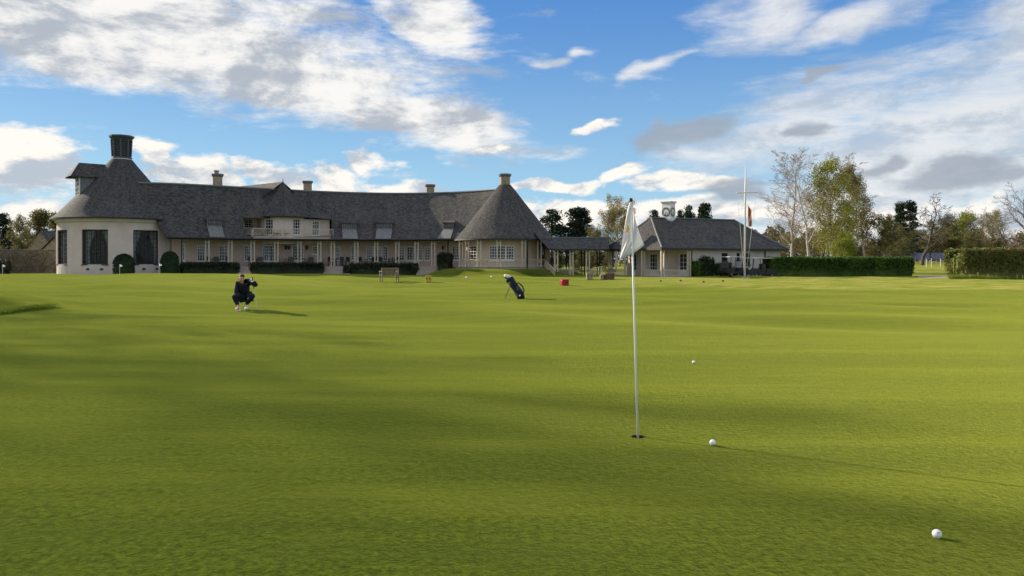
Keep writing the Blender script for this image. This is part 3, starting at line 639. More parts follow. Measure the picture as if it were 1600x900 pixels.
# ------------------------------------------------------------------ clock pavilion
PF = np.array([12.1, 62.0]); PU = np.array([.909, .417]); PV = np.array([-.417, .909]); PL, PDp = 13.5, 9.0; prz = math.atan2(.417, .909)
def Q(a, b, z=0.0): p = PF+PU*a+PV*b; return np.array([p[0], p[1], z])
pav = empty('clock_pavilion', Q(6, 4), 'low cream pavilion with hipped slate roof and a small white clock turret', 'building')
pe, prg = 2.36, 5.08; k = MB(); ra, rb = Q(2.1, 4.5, prg), Q(11.2, 4.5, prg)
c0, c1, c2, c3 = Q(0, 0, pe), Q(PL, 0, pe), Q(PL, PDp, pe), Q(0, PDp, pe)
def slope(k, a, b, c, d, n=6):
    rows = []
    for v in np.linspace(0, 1, n):
        l, r_ = a+(d-a)*v, b+(c-b)*v; dz = -.30*v*(1-v); rows.append([l+(r_-l)*t+(0, 0, dz) for t in np.linspace(0, 1, 8)])
    k.grid(rows)
slope(k, c0, c1, rb, ra); slope(k, c3, c0, ra, ra); slope(k, c2, c3, ra, rb); slope(k, c1, c2, rb, rb); prf = k.build('roof', M['slate'], pav)
for a, b in ((c0, ra), (c1, rb), (c3, ra)):
    pts = [a+(b-a)*v+(0, 0, -.30*v*(1-v)+.04) for v in np.linspace(0, 1, 6)]; MB().tube(pts, .075, 6).build('hip_cap', M['apron'], prf)
MB().bar(ra+(0, 0, .03), rb+(0, 0, .03), .2, .08).build('ridge_cap', M['lead'], prf)
k = MB(); dz = np.array([0, 0, -.07]); k.quad(c0+dz, c1+dz, c2+dz, c3+dz)
for a, b in ((c0, c1), (c1, c2), (c2, c3), (c3, c0)): k.bar(a+dz, b+dz, .06, .17)
k.build('fascia', M['dtimber'], prf)
def pwall(a0, b0, a1, b1, wins, m, name='wall', z1=pe-.05):
    cv = Curve([Q(a0+(a1-a0)*t, b0+(b1-b0)*t) for t in np.linspace(0, 1, 12)]); ops_ = []
    for px0, px1, za, zb_, nx, nz, typ in wins: ops_.append((cv.spx(px0), cv.spx(px1), za, zb_))
    wall(cv, -.4, z1, ops_, m, pav, name)
    for o, e in zip(ops_, wins):
        window(pav, cv.at(o[0]), cv.at(o[1]), o[2], o[3], e[4], e[5], M['white'] if typ_w(e) else M['frame'], M['glass'], name='door' if e[6] == 'door' else 'window', panel=.35 if e[6] == 'door' else 0, sill=e[6] != 'door')
def typ_w(e): return e[6] in ('door', 'white')
pwall(3.2, .5, 13, .5, [(1127.5, 1137, 1.28, 1.98, 2, 2, 'dark'), (1151, 1156, 1.4, 1.98, 1, 2, 'dark'), (1160, 1172, 1.0, 1.98, 3, 2, 'dark')], M['pale'])
pwall(2.2, 8.5, 2.2, 2.2, [(1014, 1026, .1, 1.95, 3, 4, 'door'), (984, 994, .1, 1.95, 2, 4, 'door')], M['stucco'])
pwall(2.2, 2.2, 3.2, 2.2, [], M['stucco']); pwall(3.2, 2.2, 3.2, .5, [], M['stucco'])
pwall(13, .5, 13, 8.5, [], M['pale']); pwall(2.2, 8.5, 13, 8.5, [], M['pale'])
window(pav, Q(3.22, 1.9)[:2], Q(3.22, .8)[:2], .1, 1.95, 2, 4, M['white'], M['glass'], back=-.06, name='door', panel=.35, sill=False)
MB().tube([Q(3.3, .42, 0), Q(3.3, .42, pe)], .05, 8).build('downpipe', M['black'], pav); MB().tube([Q(11.2, .42, 0), Q(11.2, .42, pe)], .05, 8).build('downpipe', M['black'], pav)
k = MB(); k.box(Q(1.75, 4.5, -.16), (3.3, 9.0, .34), prz); k.build('deck', M['paving'], pav)
for b_ in (.25, 3.0, 5.6, 8.3): pair(pav, Q(.25, b_), 0, pe, M['timber'], rz=prz)
pair(pav, Q(2.9, .28), 0, pe, M['timber'], rz=prz)
rail(pav, Q(.25, .4), Q(.25, 2.9), .08, .56, 18); rail(pav, Q(.25, 5.8), Q(.25, 8.2), .08, .56, 18); rail(pav, Q(.4, .28), Q(2.8, .28), .08, .56, 18)
for i in range(2): bevel(MB().box(Q(-.35-.3*i, 4.3, -.06-.12*i), (.34, 2.6, .14), prz).build('step', M['step'], pav), .01, 1)
# clock turret
tcx = W(1044.5, 67.8); trz = R(-41); k = MB(); tz0, tz1 = Zp(349, 67.8), Zp(318, 67.8)
k.box((tcx[0], tcx[1], (tz0+tz1)/2-.2), (.86, .86, tz1-tz0+.4), trz); k.box((tcx[0], tcx[1], tz0+.42), (.92, .92, .06), trz); tw = bevel(k.build('clock_turret', M['white'], pav), .012, 1)
k = MB(); k.box((tcx[0], tcx[1], tz1+.05), (.98, .98, .10), trz); k.box((tcx[0], tcx[1], tz1+.14), (1.10, 1.10, .08), trz); bevel(k.build('cap', M['white'], tw), .012, 1)
k = MB(); k.box((tcx[0], tcx[1], tz0-.2), (1.04, 1.04, .80), trz); k.build('flashing', M['lead'], tw)
for fi, a in enumerate((trz, trz+math.pi/2)):
    n = np.array([math.sin(a), -math.cos(a), 0]); r_ = np.array([math.cos(a), math.sin(a), 0]); cz_ = tcx+np.array([0, 0, tz0+.98])+n*.435; up = np.array([0, 0, 1.])
    disc = lambda R0, R1, b, nn_=40: [[cz_+n*b+(r_*math.cos(t)+up*math.sin(t))*q_ for t in np.linspace(0, 2*math.pi, nn_)] for q_ in (R0, R1)]
    k = MB(); k.grid(disc(.001, .37, .012), uv=False); fc = k.build('clock_face', M['white'], tw)
    k = MB(); k.grid(disc(.35, .40, .03), uv=False); k.grid([disc(.40, .40, .0)[0], disc(.40, .40, .03)[0]], uv=False)
    for h in range(12):
        t = h*math.pi/6; d_ = r_*math.sin(t)+up*math.cos(t); k.bar(cz_+n*.02+d_*.23, cz_+n*.02+d_*.345, .075 if h % 3 == 0 else .055, .01, up=n)
    k.build('hour_marks', M['black'], fc); k = MB()
    for hh, ln, wd_ in ((5.95, .20, .05), (12*32/60., .31, .035)):
        t = hh*math.pi/6; d_ = r_*math.sin(t)+up*math.cos(t); k.bar(cz_+n*.035-d_*.05, cz_+n*.035+d_*ln, wd_, .01, up=n)
    k.build('hands', M['black'], fc)

# ------------------------------------------------------------------ foliage tools
def leafquads(P, size, rng, up=.0, aspect=.6):
    """random leaf-sized quads at points P; returns verts, faces"""
    n = len(P); a = rng.normal(size=(n, 3)); a[:, 2] += up; a /= np.linalg.norm(a, axis=1)[:, None]
    b = rng.normal(size=(n, 3)); b -= a*(a*b).sum(1)[:, None]; b /= np.linalg.norm(b, axis=1)[:, None]
    s = size*rng.uniform(.6, 1.35, (n, 1)); a = a*s; b = b*s*aspect
    V = np.stack([P-a, P+b*.9-a*.1, P+a, P-b*.9+a*.1], 1).reshape(-1, 3)
    return V, np.arange(4*n).reshape(-1, 4)
def rawmesh(name, V, Fc, mat_, smooth=False):
    me = bpy.data.meshes.new(name); V = np.asarray(V, np.float32); Fc = np.asarray(Fc, np.int32); k = Fc.shape[1]
    me.vertices.add(len(V)); me.vertices.foreach_set('co', V.ravel()); me.loops.add(Fc.size); me.loops.foreach_set('vertex_index', Fc.ravel())
    me.polygons.add(len(Fc)); me.polygons.foreach_set('loop_start', np.arange(0, Fc.size, k, dtype=np.int32)); me.polygons.foreach_set('loop_total', np.full(len(Fc), k, np.int32))
    if smooth: me.polygons.foreach_set('use_smooth', np.ones(len(Fc), bool))
    me.update(calc_edges=True); me.materials.append(mat_); return me
def tubes(segs, n):
    A = np.array([s[0] for s in segs]); B = np.array([s[1] for s in segs]); r0 = np.array([s[2] for s in segs])[:, None, None]; r1 = np.array([s[3] for s in segs])[:, None, None]
    d = B-A; d /= np.linalg.norm(d, axis=1)[:, None]+1e-9; ref = np.where(np.abs(d[:, 2:3]) > .9, [[1., 0, 0]], [[0, 0, 1.]])
    u = np.cross(d, ref); u /= np.linalg.norm(u, axis=1)[:, None]; v = np.cross(d, u); t = np.arange(n)*2*math.pi/n
    c = u[:, None]*np.cos(t)[None, :, None]+v[:, None]*np.sin(t)[None, :, None]
    V = np.concatenate([A[:, None]+c*r0, B[:, None]+c*r1], 1).reshape(-1, 3); m = len(segs); j = np.arange(n); f = np.stack([j, (j+1) % n, n+(j+1) % n, n+j], 1)
    return V, (f[None]+(np.arange(m)*2*n)[:, None, None]).reshape(-1, 4)
def grow(seed, H, r0, kids=(16, 8, 6), lens=(.42, .42, .40), ang=(50, 42, 40), droop=(.12, .05, -.1), start=.22, lean=(0, 0), wob=.12, minr=.012, top=.3):
    rng = np.random.default_rng(seed); trunk, limbs, twigs, tips = [], [], [], []
    def br(p, d, L, ra, lev):
        n = (7, 4, 3, 2)[lev]; pts = [p]; st = L/n; dirs = []
        for i in range(n):
            d = d+rng.normal(size=3)*wob*(.5 if lev == 0 else 1); d[2] += droop[lev-1]*.5 if lev else .05; d = d/np.linalg.norm(d); q_ = pts[-1]+d*st
            rr0, rr1 = ra*(1-.85*i/n), ra*(1-.85*(i+1)/n); (trunk if lev == 0 else limbs if lev == 1 else twigs).append((pts[-1], q_, max(minr, rr0), max(minr*.7, rr1))); pts.append(q_); dirs.append(d)
        if lev >= len(kids): tips.append(np.array(pts[1:])); return
        for k in range(kids[lev]):
            t = (start if lev == 0 else .18)+(1-(start if lev == 0 else .18))*((k+rng.uniform(0, 1))/kids[lev]); x = min(n-1e-3, t*n); i = int(x); pp = pts[i]+(pts[i+1]-pts[i])*(x-i); dd = dirs[i]
            az_ = k*2.4+rng.uniform(-.5, .5); u_ = np.cross(dd, [0, 0, 1.]) if abs(dd[2]) < .95 else np.array([1., 0, 0]); u_ /= np.linalg.norm(u_); v_ = np.cross(dd, u_); a_ = R(ang[lev]*rng.uniform(.7, 1.25))
            nd = dd*math.cos(a_)+(u_*math.cos(az_)+v_*math.sin(az_))*math.sin(a_); sh = (1-(1-top)*t) if lev == 0 else (1-.5*t)
            br(pp, nd, L*lens[lev]*sh*rng.uniform(.75, 1.2), max(minr, ra*(1-.8*t)*.5), lev+1)
    br(np.zeros(3), np.array([lean[0], lean[1], 1.0]), H, r0, 0)
    return trunk, limbs, twigs, tips
PROT = {}
def proto(key, seed, H, r0, bark, twig, leaf=None, nleaf=3, lsize=.10, hang=0.0, sc_=.12, **kw):
    tr, li, tw, tips = grow(seed, H, r0, **kw); rng = np.random.default_rng(seed+99)
    V, Fc = tubes(tr, 8); V2, F2 = tubes(li, 5); mt = rawmesh(key+'_trunk', np.concatenate([V, V2]), np.concatenate([Fc, F2+len(V)]), bark, True)
    V, Fc = tubes(tw, 3); mtw = rawmesh(key+'_twigs', V, Fc, twig); ml = None
    if leaf is not None:
        pts = np.concatenate(tips); pts = np.repeat(pts, nleaf, 0)+rng.normal(size=(len(pts)*nleaf, 3))*sc_
        if hang: pts[:, 2] -= rng.uniform(0, hang, len(pts))
        V, Fc = leafquads(pts, lsize, rng); ml = rawmesh(key+'_leaves', V, Fc, leaf)
    PROT[key] = (mt, mtw, ml, float(max(q_[1][2] for q_ in tw)))
def conifer(key, seed, H, w_, leaf, bark, n=5200, clumps=46, flat=.55, base=.18, pointy=.5, lsize=.13):
    rng = np.random.default_rng(seed); c = []
    for i in range(clumps):
        t = base+(1-base)*rng.uniform(0, 1)**.85; rad = w_*(1-((t-base)/(1-base))**(1.0/pointy)*.92)*math.sqrt(rng.uniform(.15, 1)); a = rng.uniform(0, 6.28); c.append((rad*math.cos(a), rad*math.sin(a), t*H, rng.uniform(.45, 1.0)*w_*.40))
    c = np.array(c); k = rng.integers(0, len(c), n); d = rng.normal(size=(n, 3)); d /= np.linalg.norm(d, axis=1)[:, None]; rr_ = rng.uniform(.35, 1, n)**.6
    P = c[k, :3]+d*(c[k, 3]*rr_)[:, None]*np.array([1, 1, flat]); V, Fc = leafquads(P, lsize, rng, .3); ml = rawmesh(key+'_leaves', V, Fc, leaf)
    segs = [(np.array([0, 0, H*i/6]), np.array([0, 0, H*(i+1)/6]), .02*H*(1-i/7), .02*H*(1-(i+1)/7)) for i in range(6)]
    for q_ in c[:26]: segs.append((np.array([0, 0, max(.3, q_[2]-.5)]), q_[:3], .05, .02))
    V, Fc = tubes(segs, 6); PROT[key] = (rawmesh(key+'_trunk', V, Fc, bark, True), None, ml, H)
NEED = {}
def tree(key, name, px, d, ytop, label, cat='tree', group=None, rot=0.0, sx=1.0, z0=None, loc=None):
    mt, mtw, ml, H = PROT[key]; p = W(px, d) if loc is None else np.array(loc, float); z = g(p[0], p[1])-.05 if z0 is None else z0
    s = (Zp(ytop, p[1])-z)/H if ytop is not None else 1.0
    o = empty(name, (p[0], p[1], z), label, cat, group, rot); o.scale = (s*sx, s*sx, s)
    for nm, me in (('trunk', mt), ('branches', mtw), ('crown', ml)):
        if me is None: continue
        c = bpy.data.objects.new(nm, me); C.objects.link(c); c.parent = o
        if nm == 'branches': c['kind'] = 'stuff'
    return o
proto('birch_bare', 11, 11.5, .115, M['birch'], M['btwig'], None, kids=(20, 10, 10), lens=(.50, .42, .40), ang=(44, 40, 42), droop=(.20, .02, -.45), wob=.14, minr=.010, start=.25)
proto('birch_leaf', 21, 11, .15, M['birch'], M['btwig'], M['birchleaf'], 5, .085, .6, .26, kids=(22, 9, 6), lens=(.42, .45, .42), ang=(46, 45, 40), droop=(.22, -.05, -.5), wob=.12, start=.10, top=.30)
proto('birch_wispy', 33, 11, .15, M['birch'], M['btwig'], M['willow'], 5, .08, .5, .18, kids=(22, 9, 6), lens=(.34, .42, .42), ang=(40, 42, 40), droop=(.25, -.1, -.6), wob=.13, start=.25, top=.4)
proto('willow', 44, 10, .17, M['birch'], M['btwig'], M['willow'], 7, .085, .5, .2, kids=(24, 10, 6), lens=(.50, .42, .42), ang=(50, 45, 40), droop=(.15, -.1, -.6), wob=.13, start=.18, top=.5)
proto('bare', 55, 10, .26, M['bark'], M['twig'], None, kids=(18, 10, 9), lens=(.58, .46, .40), ang=(58, 46, 45), droop=(.14, .05, .05), wob=.2, minr=.014, start=.16, top=.5)
proto('gnarled', 66, 10, .27, M['bark'], M['bark'], None, kids=(15, 9, 8), lens=(.55, .44, .36), ang=(64, 52, 50), droop=(.10, .08, .1), wob=.36, minr=.022, start=.25, top=.55)
proto('bushy', 77, 9, .16, M['bark'], M['twig'], M['olive'], 6, .10, 0, .2, kids=(16, 8, 6), lens=(.50, .45, .42), ang=(50, 45, 42), droop=(.16, .05, 0), wob=.16, start=.04, top=.45)
proto('thicket', 88, 7, .12, M['bark'], M['twig'], M['willow'], 2, .08, 0, .2, kids=(18, 9, 7), lens=(.55, .45, .42), ang=(44, 42, 40), droop=(.2, .08, .05), wob=.16, start=.03, top=.5)
proto('fresh', 99, 6, .10, M['bark'], M['twig'], M['fresh'], 5, .09, .4, .24, kids=(15, 8, 6), lens=(.45, .45, .42), ang=(55, 45, 42), droop=(.1, -.1, -.4), wob=.16, start=.05, top=.5)
conifer('pine', 1, 10, 3.4, M['pine'], M['bark'], 7500, 60, .6, .12, 1.0, .15); conifer('round_pine', 2, 9, 3.6, M['pine'], M['bark'], 8000, 60, .6, .12, 1.8, .15); conifer('spruce', 3, 10, 2.3, M['pine'], M['bark'], 6500, 60, .45, .06, .9, .14)
conifer('evergreen', 4, 8, 3.0, M['olive'], M['bark'], 6500, 60, .8, .02, 2.0, .12)

# trees round the lawn, in photo columns
tree('birch_bare', 'birch_tree', 1266, 79, 229, 'tall bare white-trunked birch with drooping twigs, left of the yellow-green birch', rot=.6, sx=1.25)
tree('birch_bare', 'birch_tree', 1237, 84, 243, 'slender bare birch closest to the right end of the clock pavilion', rot=2.7, sx=1.3)
tree('birch_bare', 'birch_tree', 1288, 86, 236, 'bare birch rising behind the left half of the yellow-green birch', rot=4.4, sx=1.2)
tree('birch_leaf', 'birch_tree', 1303, 81, 246, 'full yellow-green birch in spring leaf above the clipped hedge', rot=1.0, sx=1.15)
tree('birch_wispy', 'birch_tree', 1352, 84, 252, 'wispy olive birch with leaning pale trunk right of the yellow-green birch', rot=3.6, sx=.95)
tree('fresh', 'shrub', 1312, 76, 362, 'bright green leafy shrub at the foot of the yellow-green birch', 'shrub', rot=.3)
for px, d, yt, lb, key, r_ in ((1240, 88, 345, 'brown twiggy thicket behind the bare birch by the clock pavilion', 'thicket', .4), (1285, 90, 338, 'twiggy thicket behind the yellow-green birch', 'thicket', 1.9), (1372, 84, 336, 'dense olive bush under the wispy birch above the hedge end', 'bushy', 2.2), (1338, 88, 345, 'olive bush between the yellow-green and the wispy birch', 'bushy', .8),
                               (1400, 100, 352, 'low olive bush behind the right end of the clipped hedge', 'bushy', 4.0), (1215, 92, 350, 'olive bush rising just behind the right eave of the clock pavilion', 'bushy', 5)):
    tree(key, 'bush', px, d, yt, lb, 'bush', rot=r_, sx=1.25)
tree('gnarled', 'oak_tree', 1441, 120, 303, 'gnarled leafless tree with crooked limbs standing above the solar panels', rot=1.2, sx=1.1)
tree('spruce', 'spruce_tree', 1407, 126, 318, 'dark spruce left of the gnarled leafless tree', rot=.4); tree('spruce', 'spruce_tree', 1422, 133, 316, 'dark spruce directly behind the gnarled leafless tree', rot=2.4)
ORD = ['first', 'second', 'third', 'fourth', 'fifth', 'sixth', 'seventh', 'eighth', 'ninth', 'tenth', 'eleventh', 'twelfth', 'thirteenth', 'fourteenth', 'fifteenth', 'sixteenth', 'seventeenth', 'eighteenth']
rng = random.Random(8)
for i, (px, d, yt, key) in enumerate([(1393, 150, 335, 'bushy'), (1412, 158, 338, 'thicket'), (1432, 160, 345, 'bushy'), (1450, 150, 343, 'bushy'), (1468, 158, 338, 'bare'), (1484, 148, 335, 'bushy'), (1500, 156, 332, 'fresh'), (1516, 150, 326, 'bare'), (1533, 158, 322, 'bare'), (1550, 146, 328, 'thicket'), (1568, 154, 322, 'bare'), (1588, 148, 325, 'bare'), (1612, 152, 318, 'bare')]):
    kind = {'bushy': 'olive leafy', 'thicket': 'brown twiggy', 'bare': 'bare purple-brown', 'fresh': 'yellow-green'}[key]
    tree(key, 'woodland_tree', px, d, yt, f'{kind} tree, {ORD[i]} from the left in the far wood behind the solar panels', group='trees of the far wood', rot=rng.uniform(0, 6), sx=1.15)
tree('bare', 'bare_tree', 1608, 92, 280, 'large bare spreading tree cut by the right edge of the picture above the hedge', rot=2.0, sx=1.1)
for i, (px, d) in enumerate([(1385, 140), (1418, 143), (1455, 143), (1490, 140), (1520, 138), (1555, 140), (1590, 138)]):
    tree('evergreen' if i % 2 else 'bushy', 'undergrowth_bush', px, d, 368+rng.uniform(-5, 5), f'dark undergrowth bush, {ORD[i]} from the left along the foot of the far wood', 'bush', 'undergrowth of the far wood', rot=rng.uniform(0, 6), sx=1.9)
# behind the link and the clock pavilion
tree('willow', 'willow_tree', 962, 95, 303, 'pale olive weeping birch in catkin rising behind the covered walkway', rot=.8, sx=1.15)
tree('bushy', 'bush', 922, 97, 352, 'olive bush left of the weeping birch behind the covered walkway', 'bush', rot=2.8)
tree('round_pine', 'pine_tree', 904, 105, 328, 'broad dark pine next to the weeping birch behind the walkway', rot=.4, sx=1.45)
tree('pine', 'pine_tree', 862, 104, 330, 'dark pine directly right of the conical tower roof', rot=1.7, sx=1.3)
tree('pine', 'pine_tree', 1022, 112, 331, 'dark pine peeping over the roof left of the clock turret', rot=3.2, sx=.8)
tree('round_pine', 'pine_tree', 1101, 112, 321, 'round-topped dark pine over the clock pavilion ridge', rot=2.1, sx=.75)
tree('pine', 'pine_tree', 1077, 116, 324, 'pointed dark pine just left of the round-topped pine', rot=5, sx=.65); tree('pine', 'pine_tree', 1063, 118, 331, 'smallest dark pine right beside the clock turret', rot=.2, sx=.6)
for px, d, yt, lb in ((876, 78, 398, 'evergreen bush seen between posts at left end of the walkway'), (897, 80, 396, 'evergreen bush behind the middle of the covered walkway'), (925, 79, 399, 'low evergreen bush behind the right half of the walkway'), (905, 88, 385, 'tall evergreen bush at the back of the walkway opening'), (950, 86, 388, 'tall evergreen bush behind the left corner of the clock pavilion')):
    tree('evergreen', 'bush', px, d, yt, lb, 'bush', rot=px, sx=1.0)
tree('spruce', 'conifer', 957.5, 77, 386, 'slim conifer glimpsed between walkway and pavilion posts', 'conifer', sx=.55)
# left edge
tree('evergreen', 'evergreen_tree', 62, 92, 331, 'dense dark evergreen behind the boundary wall next to the rotunda', rot=.5, sx=1.2); tree('pine', 'evergreen_tree', 5, 90, 336, 'dark evergreen at the far left edge behind the boundary wall', rot=1.5, sx=.9)
tree('bushy', 'small_tree', 34, 80, 336, 'loose grey-green small tree in front of the evergreens at far left', rot=2.5, sx=.9); tree('evergreen', 'evergreen_tree', 88, 96, 336, 'dark evergreen half hidden by the left side of the rotunda', rot=3.5, sx=1.0)
tree('evergreen', 'evergreen_tree', -20, 84, 345, 'dark evergreen just cut by the left edge of the picture', rot=4.2, sx=1.2)
# trees standing out of the frame on the left: their long shadows cross the green
for i, (x, y, key, h) in enumerate([(-42, 30.5, 'birch_bare', 1.85), (-41, 37.5, 'birch_bare', 1.6), (-47, 27, 'birch_bare', 1.95), (-38, 24, 'birch_bare', 1.6)]):
    o = tree(key, 'roadside_tree', 0, 1, None, f'{ORD[i]} tree of the row standing left of the green outside the picture', group='trees left of the green', loc=(x, y, 0), rot=i*1.3); o.scale = (h, h, h)

# ------------------------------------------------------------------ hedges and clipped shrubs
def hedge(name, label, cat, path, wd_, h, leaf, n, lsize=.07, dome=False, group=None, z0=None, rough=.13, rnd=.25):
    """clipped foliage along a plan path: leaf quads over a rounded core"""
    rg = np.random.default_rng(abs(hash(label)) % 9999 if False else len(label)*7+n); path = [np.array(p, float)[:2] for p in path]; z_ = z0 if z0 is not None else min(g(*p) for p in path)-.05
    o = empty(name, (*path[0], z_), label, cat, group); cv = Curve(path); L = cv.s[-1]
    def prof(t, e):                                                     # cross-section: rounded box
        a = t*math.pi; c, s_ = math.cos(a), math.sin(a); x = math.copysign(abs(c)**rnd, c)*wd_/2; z = abs(s_)**rnd*h; return x*e, z*e
    K_ = MB(); rows = []; ns = max(6, int(L/.5))
    for i in range(ns+1):
        s_ = L*i/ns; p = cv.at(s_); q_ = vnorm(cv.at(min(L, s_+.05))-cv.at(max(0, s_-.05))); nn_ = np.array([-q_[1], q_[0]]); e = .90 if 0 < i < ns else .72
        rows.append([(*(p+nn_*prof(t, e)[0]), z_+prof(t, e)[1]) for t in np.linspace(0, 1, 13)])
    K_.grid(rows, uv=False); K_.add(rows[0], [tuple(range(13))]); K_.add(rows[-1], [tuple(range(12, -1, -1))]); K_.build('core', leaf, o)
    pts = []
    for _ in range(n):
        s_ = rg.uniform(0, L); t = rg.uniform(0, 1); e = rg.uniform(.90, 1.0+rough) + .03*math.sin(s_*2.1+t*5); 
        if rg.uniform() < wd_/(L+wd_)*.45: s_ = rg.choice([rg.uniform(-.06, .02), L-rg.uniform(-.06, .02)]); e = rg.uniform(.1, 1)
        # even spread over sides and top
        u_ = rg.uniform(0, 2*h+wd_)
        if u_ < h: x, z = -wd_/2, u_
        elif u_ < h+wd_: x, z = u_-h-wd_/2, h
        else: x, z = wd_/2, u_-h-wd_
        k_ = max(abs(x)/(wd_/2), z/h); a = math.atan2(z/h, x/(wd_/2)); x2, z2 = math.copysign(abs(math.cos(a))**rnd, math.cos(a))*wd_/2, abs(math.sin(a))**rnd*h
        p = cv.at(min(L, max(0, s_))); q_ = vnorm(cv.at(min(L, s_+.05))-cv.at(max(0, s_-.05))) if L > .1 else np.array([1., 0]); nn_ = np.array([-q_[1], q_[0]])
        ext = q_*(s_ if s_ < 0 else max(0, s_-L)); p = p+nn_*x2*e+ext; pts.append((p[0]-path[0][0], p[1]-path[0][1], z2*e))
    V, Fc = leafquads(np.array(pts), lsize, rg); c = bpy.data.objects.new('foliage', rawmesh('hedge_leaves', V, Fc, leaf)); C.objects.link(c); c.parent = o
    return o
def topiary(label, px, d, wpx, y0, ytop, n=2600):
    p = W(px, d); r_ = wpx*d/F/2; z0 = g(p[0], p[1])-.1; h = Zp(ytop, d)-z0; o = empty('clipped_yew', (p[0], p[1], z0), label, 'shrub', 'clipped yews by the rotunda'); rg = np.random.default_rng(int(px))
    prof = [(r_*.92, 0), (r_*.98, h*.3), (r_*.97, h*.62), (r_*.86, h*.80), (r_*.60, h*.93), (r_*.25, h*.985), (.01, h)]
    k = MB(); k.lathe((p[0], p[1], z0), [(a*.96, b*.985) for a, b in prof], 20); k.build('core', M['yew'], o, smooth=True)
    t = rg.uniform(0, 1, n)**.8; zz = np.interp(t, np.linspace(0, 1, 7), [b for _, b in prof]); rr_ = np.interp(t, np.linspace(0, 1, 7), [a for a, _ in prof])*rg.uniform(.94, 1.05, n); a = rg.uniform(0, 6.283, n)
    V, Fc = leafquads(np.stack([rr_*np.cos(a), rr_*np.sin(a), zz], 1), .06, rg); c = bpy.data.objects.new('foliage', rawmesh('yew_leaves', V, Fc, M['yew'])); C.objects.link(c); c.parent = o
topiary('clipped domed yew between the two front rotunda windows', 193.5, 62.8, 31, 430, 397); topiary('narrower clipped domed yew at the right end of the rotunda wall', 265.5, 65, 27, 430, 393)
hd = lambda a, b, off, n=8: [W(px, ed(px)-off) for px in np.linspace(a, b, n)]
hedge('low_hedge', 'low dark hedge from the domed yew to the left steps', 'hedge', hd(284, 372, 1.2), 1.1, 1.02, M['lav'], 3600, .08)
hedge('low_hedge', 'longest low dark hedge under the balcony between two flights of steps', 'hedge', hd(393, 505, 1.3), 1.2, .98, M['lav'], 4600, .08)
hedge('low_hedge', 'low dark hedge between the two right-hand flights of steps', 'hedge', hd(548, 651, 1.2), 1.2, 1.05, M['lav'], 4400, .08)
hedge('round_shrub', 'rounded dark shrub on the left of the middle steps', 'shrub', hd(537, 545, 1.8, 3), .9, .75, M['lav'], 900, .07, rnd=.5); hedge('round_shrub', 'rounded dark shrub just left of the right-hand steps', 'shrub', hd(646, 652, 1.9, 3), .9, .8, M['lav'], 900, .07, rnd=.5)
hedge('clipped_shrub', 'tall dark clipped shrub right of the right-hand steps', 'shrub', hd(687, 703, 1.3, 4), 1.2, 1.5, M['lav'], 2200, .08, rnd=.35)
hedge('clipped_hedge', 'long dark green clipped hedge running right from the golf carts', 'hedge', [W(px, 63.0+(px-1200)/220*1.0) for px in np.linspace(1199, 1419, 10)], 1.6, Zp(404.5, 63)+.05, M['hedge'], 24000, .09)
hedge('mixed_hedge', 'tall olive-brown hedge at the right edge beyond the gravel gap', 'hedge', [W(px, 56+(px-1490)/150*1.5) for px in np.linspace(1492, 1680, 10)], 2.0, Zp(389, 56)+.02, M['beech'], 26000, .10, rough=.09)
for i, (px, w_, yt, key, lb) in enumerate(((1089, 12, 411, 'hedge', 'leafy green shrub at the left end of the pale pavilion wall'), (1104, 20, 405, 'lav', 'dark twiggy shrub against the pale pavilion wall'), (1128, 14, 414, 'hedge', 'rounded green shrub beside the golf carts'))):
    p0, p1 = W(px-w_*.35, 63.4), W(px+w_*.35, 63.8); hedge('wall_shrub', lb, 'shrub', [p0, (p0+p1)/2, p1], 1.0, Zp(yt, 63.5), M[key], 1600, .09, rough=.16, rnd=.55)

# far-off wood closing the horizon behind everything: one mass
rg = np.random.default_rng(17); bx = []
def belt(px0, px1, d, h, n):
    px = rg.uniform(px0, px1, n); dd_ = d+rg.normal(size=n)*5; hh = h*(.72+.28*np.sin(px*.043)*np.sin(px*.017+1)+.12*np.sin(px*.21)); zz = rg.uniform(0, 1, n)**.8*hh
    bx.append(np.stack([(px-800)*dd_/F, dd_, zz+np.array([g(a, b) for a, b in zip((px-800)*dd_/F, dd_)])], 1))
belt(1170, 1750, 185, 8.5, 16000); belt(820, 1180, 185, 6.5, 6000); belt(-350, 110, 150, 7.5, 8000)
V, Fc = leafquads(np.concatenate(bx), .42, rg); o = bpy.data.objects.new('far_wood', rawmesh('far_wood', V, Fc, leafmat('far_wood_leaf', (.10, .085, .045), (.20, .15, .10), .35))); C.objects.link(o)
tag(o, 'far brown and olive wood closing off the horizon behind the trees', 'wood', kind='stuff')

# ------------------------------------------------------------------ left boundary: wall, climber, outbuildings
bw = empty('boundary_wall', W(40, 74), 'grey stone boundary wall left of the rotunda', 'wall')
MB().box((W(30, 74)[0], 74, 1.1), (9.5, .5, 2.4)).build('masonry', M['stone'], bw); bevel(MB().box((W(30, 74)[0], 74, 2.36), (9.6, .7, .12)).build('coping', M['lead'], bw), .02, 1)
rg = np.random.default_rng(4); segs = []; lf = []
for i in range(70):
    p = np.array([rg.uniform(-3.6, 3.2), -.35-rg.uniform(0, .35), 0]); d = np.array([rg.normal()*.35, 0, 1.0])
    for k_ in range(6):
        q_ = p+vnorm(d+rg.normal(size=3)*.3*np.array([1, .25, .6]))*.4; segs.append((p, q_, .022, .016)); p = q_
        for b_ in range(2): e = p+rg.normal(size=3)*np.array([.35, .12, .25]); segs.append((p, e, .012, .008)); lf.append(e)
wb = empty('wall_climber', W(46, 74, 0), 'bare brown climbing shrub trained over the boundary wall', 'shrub')
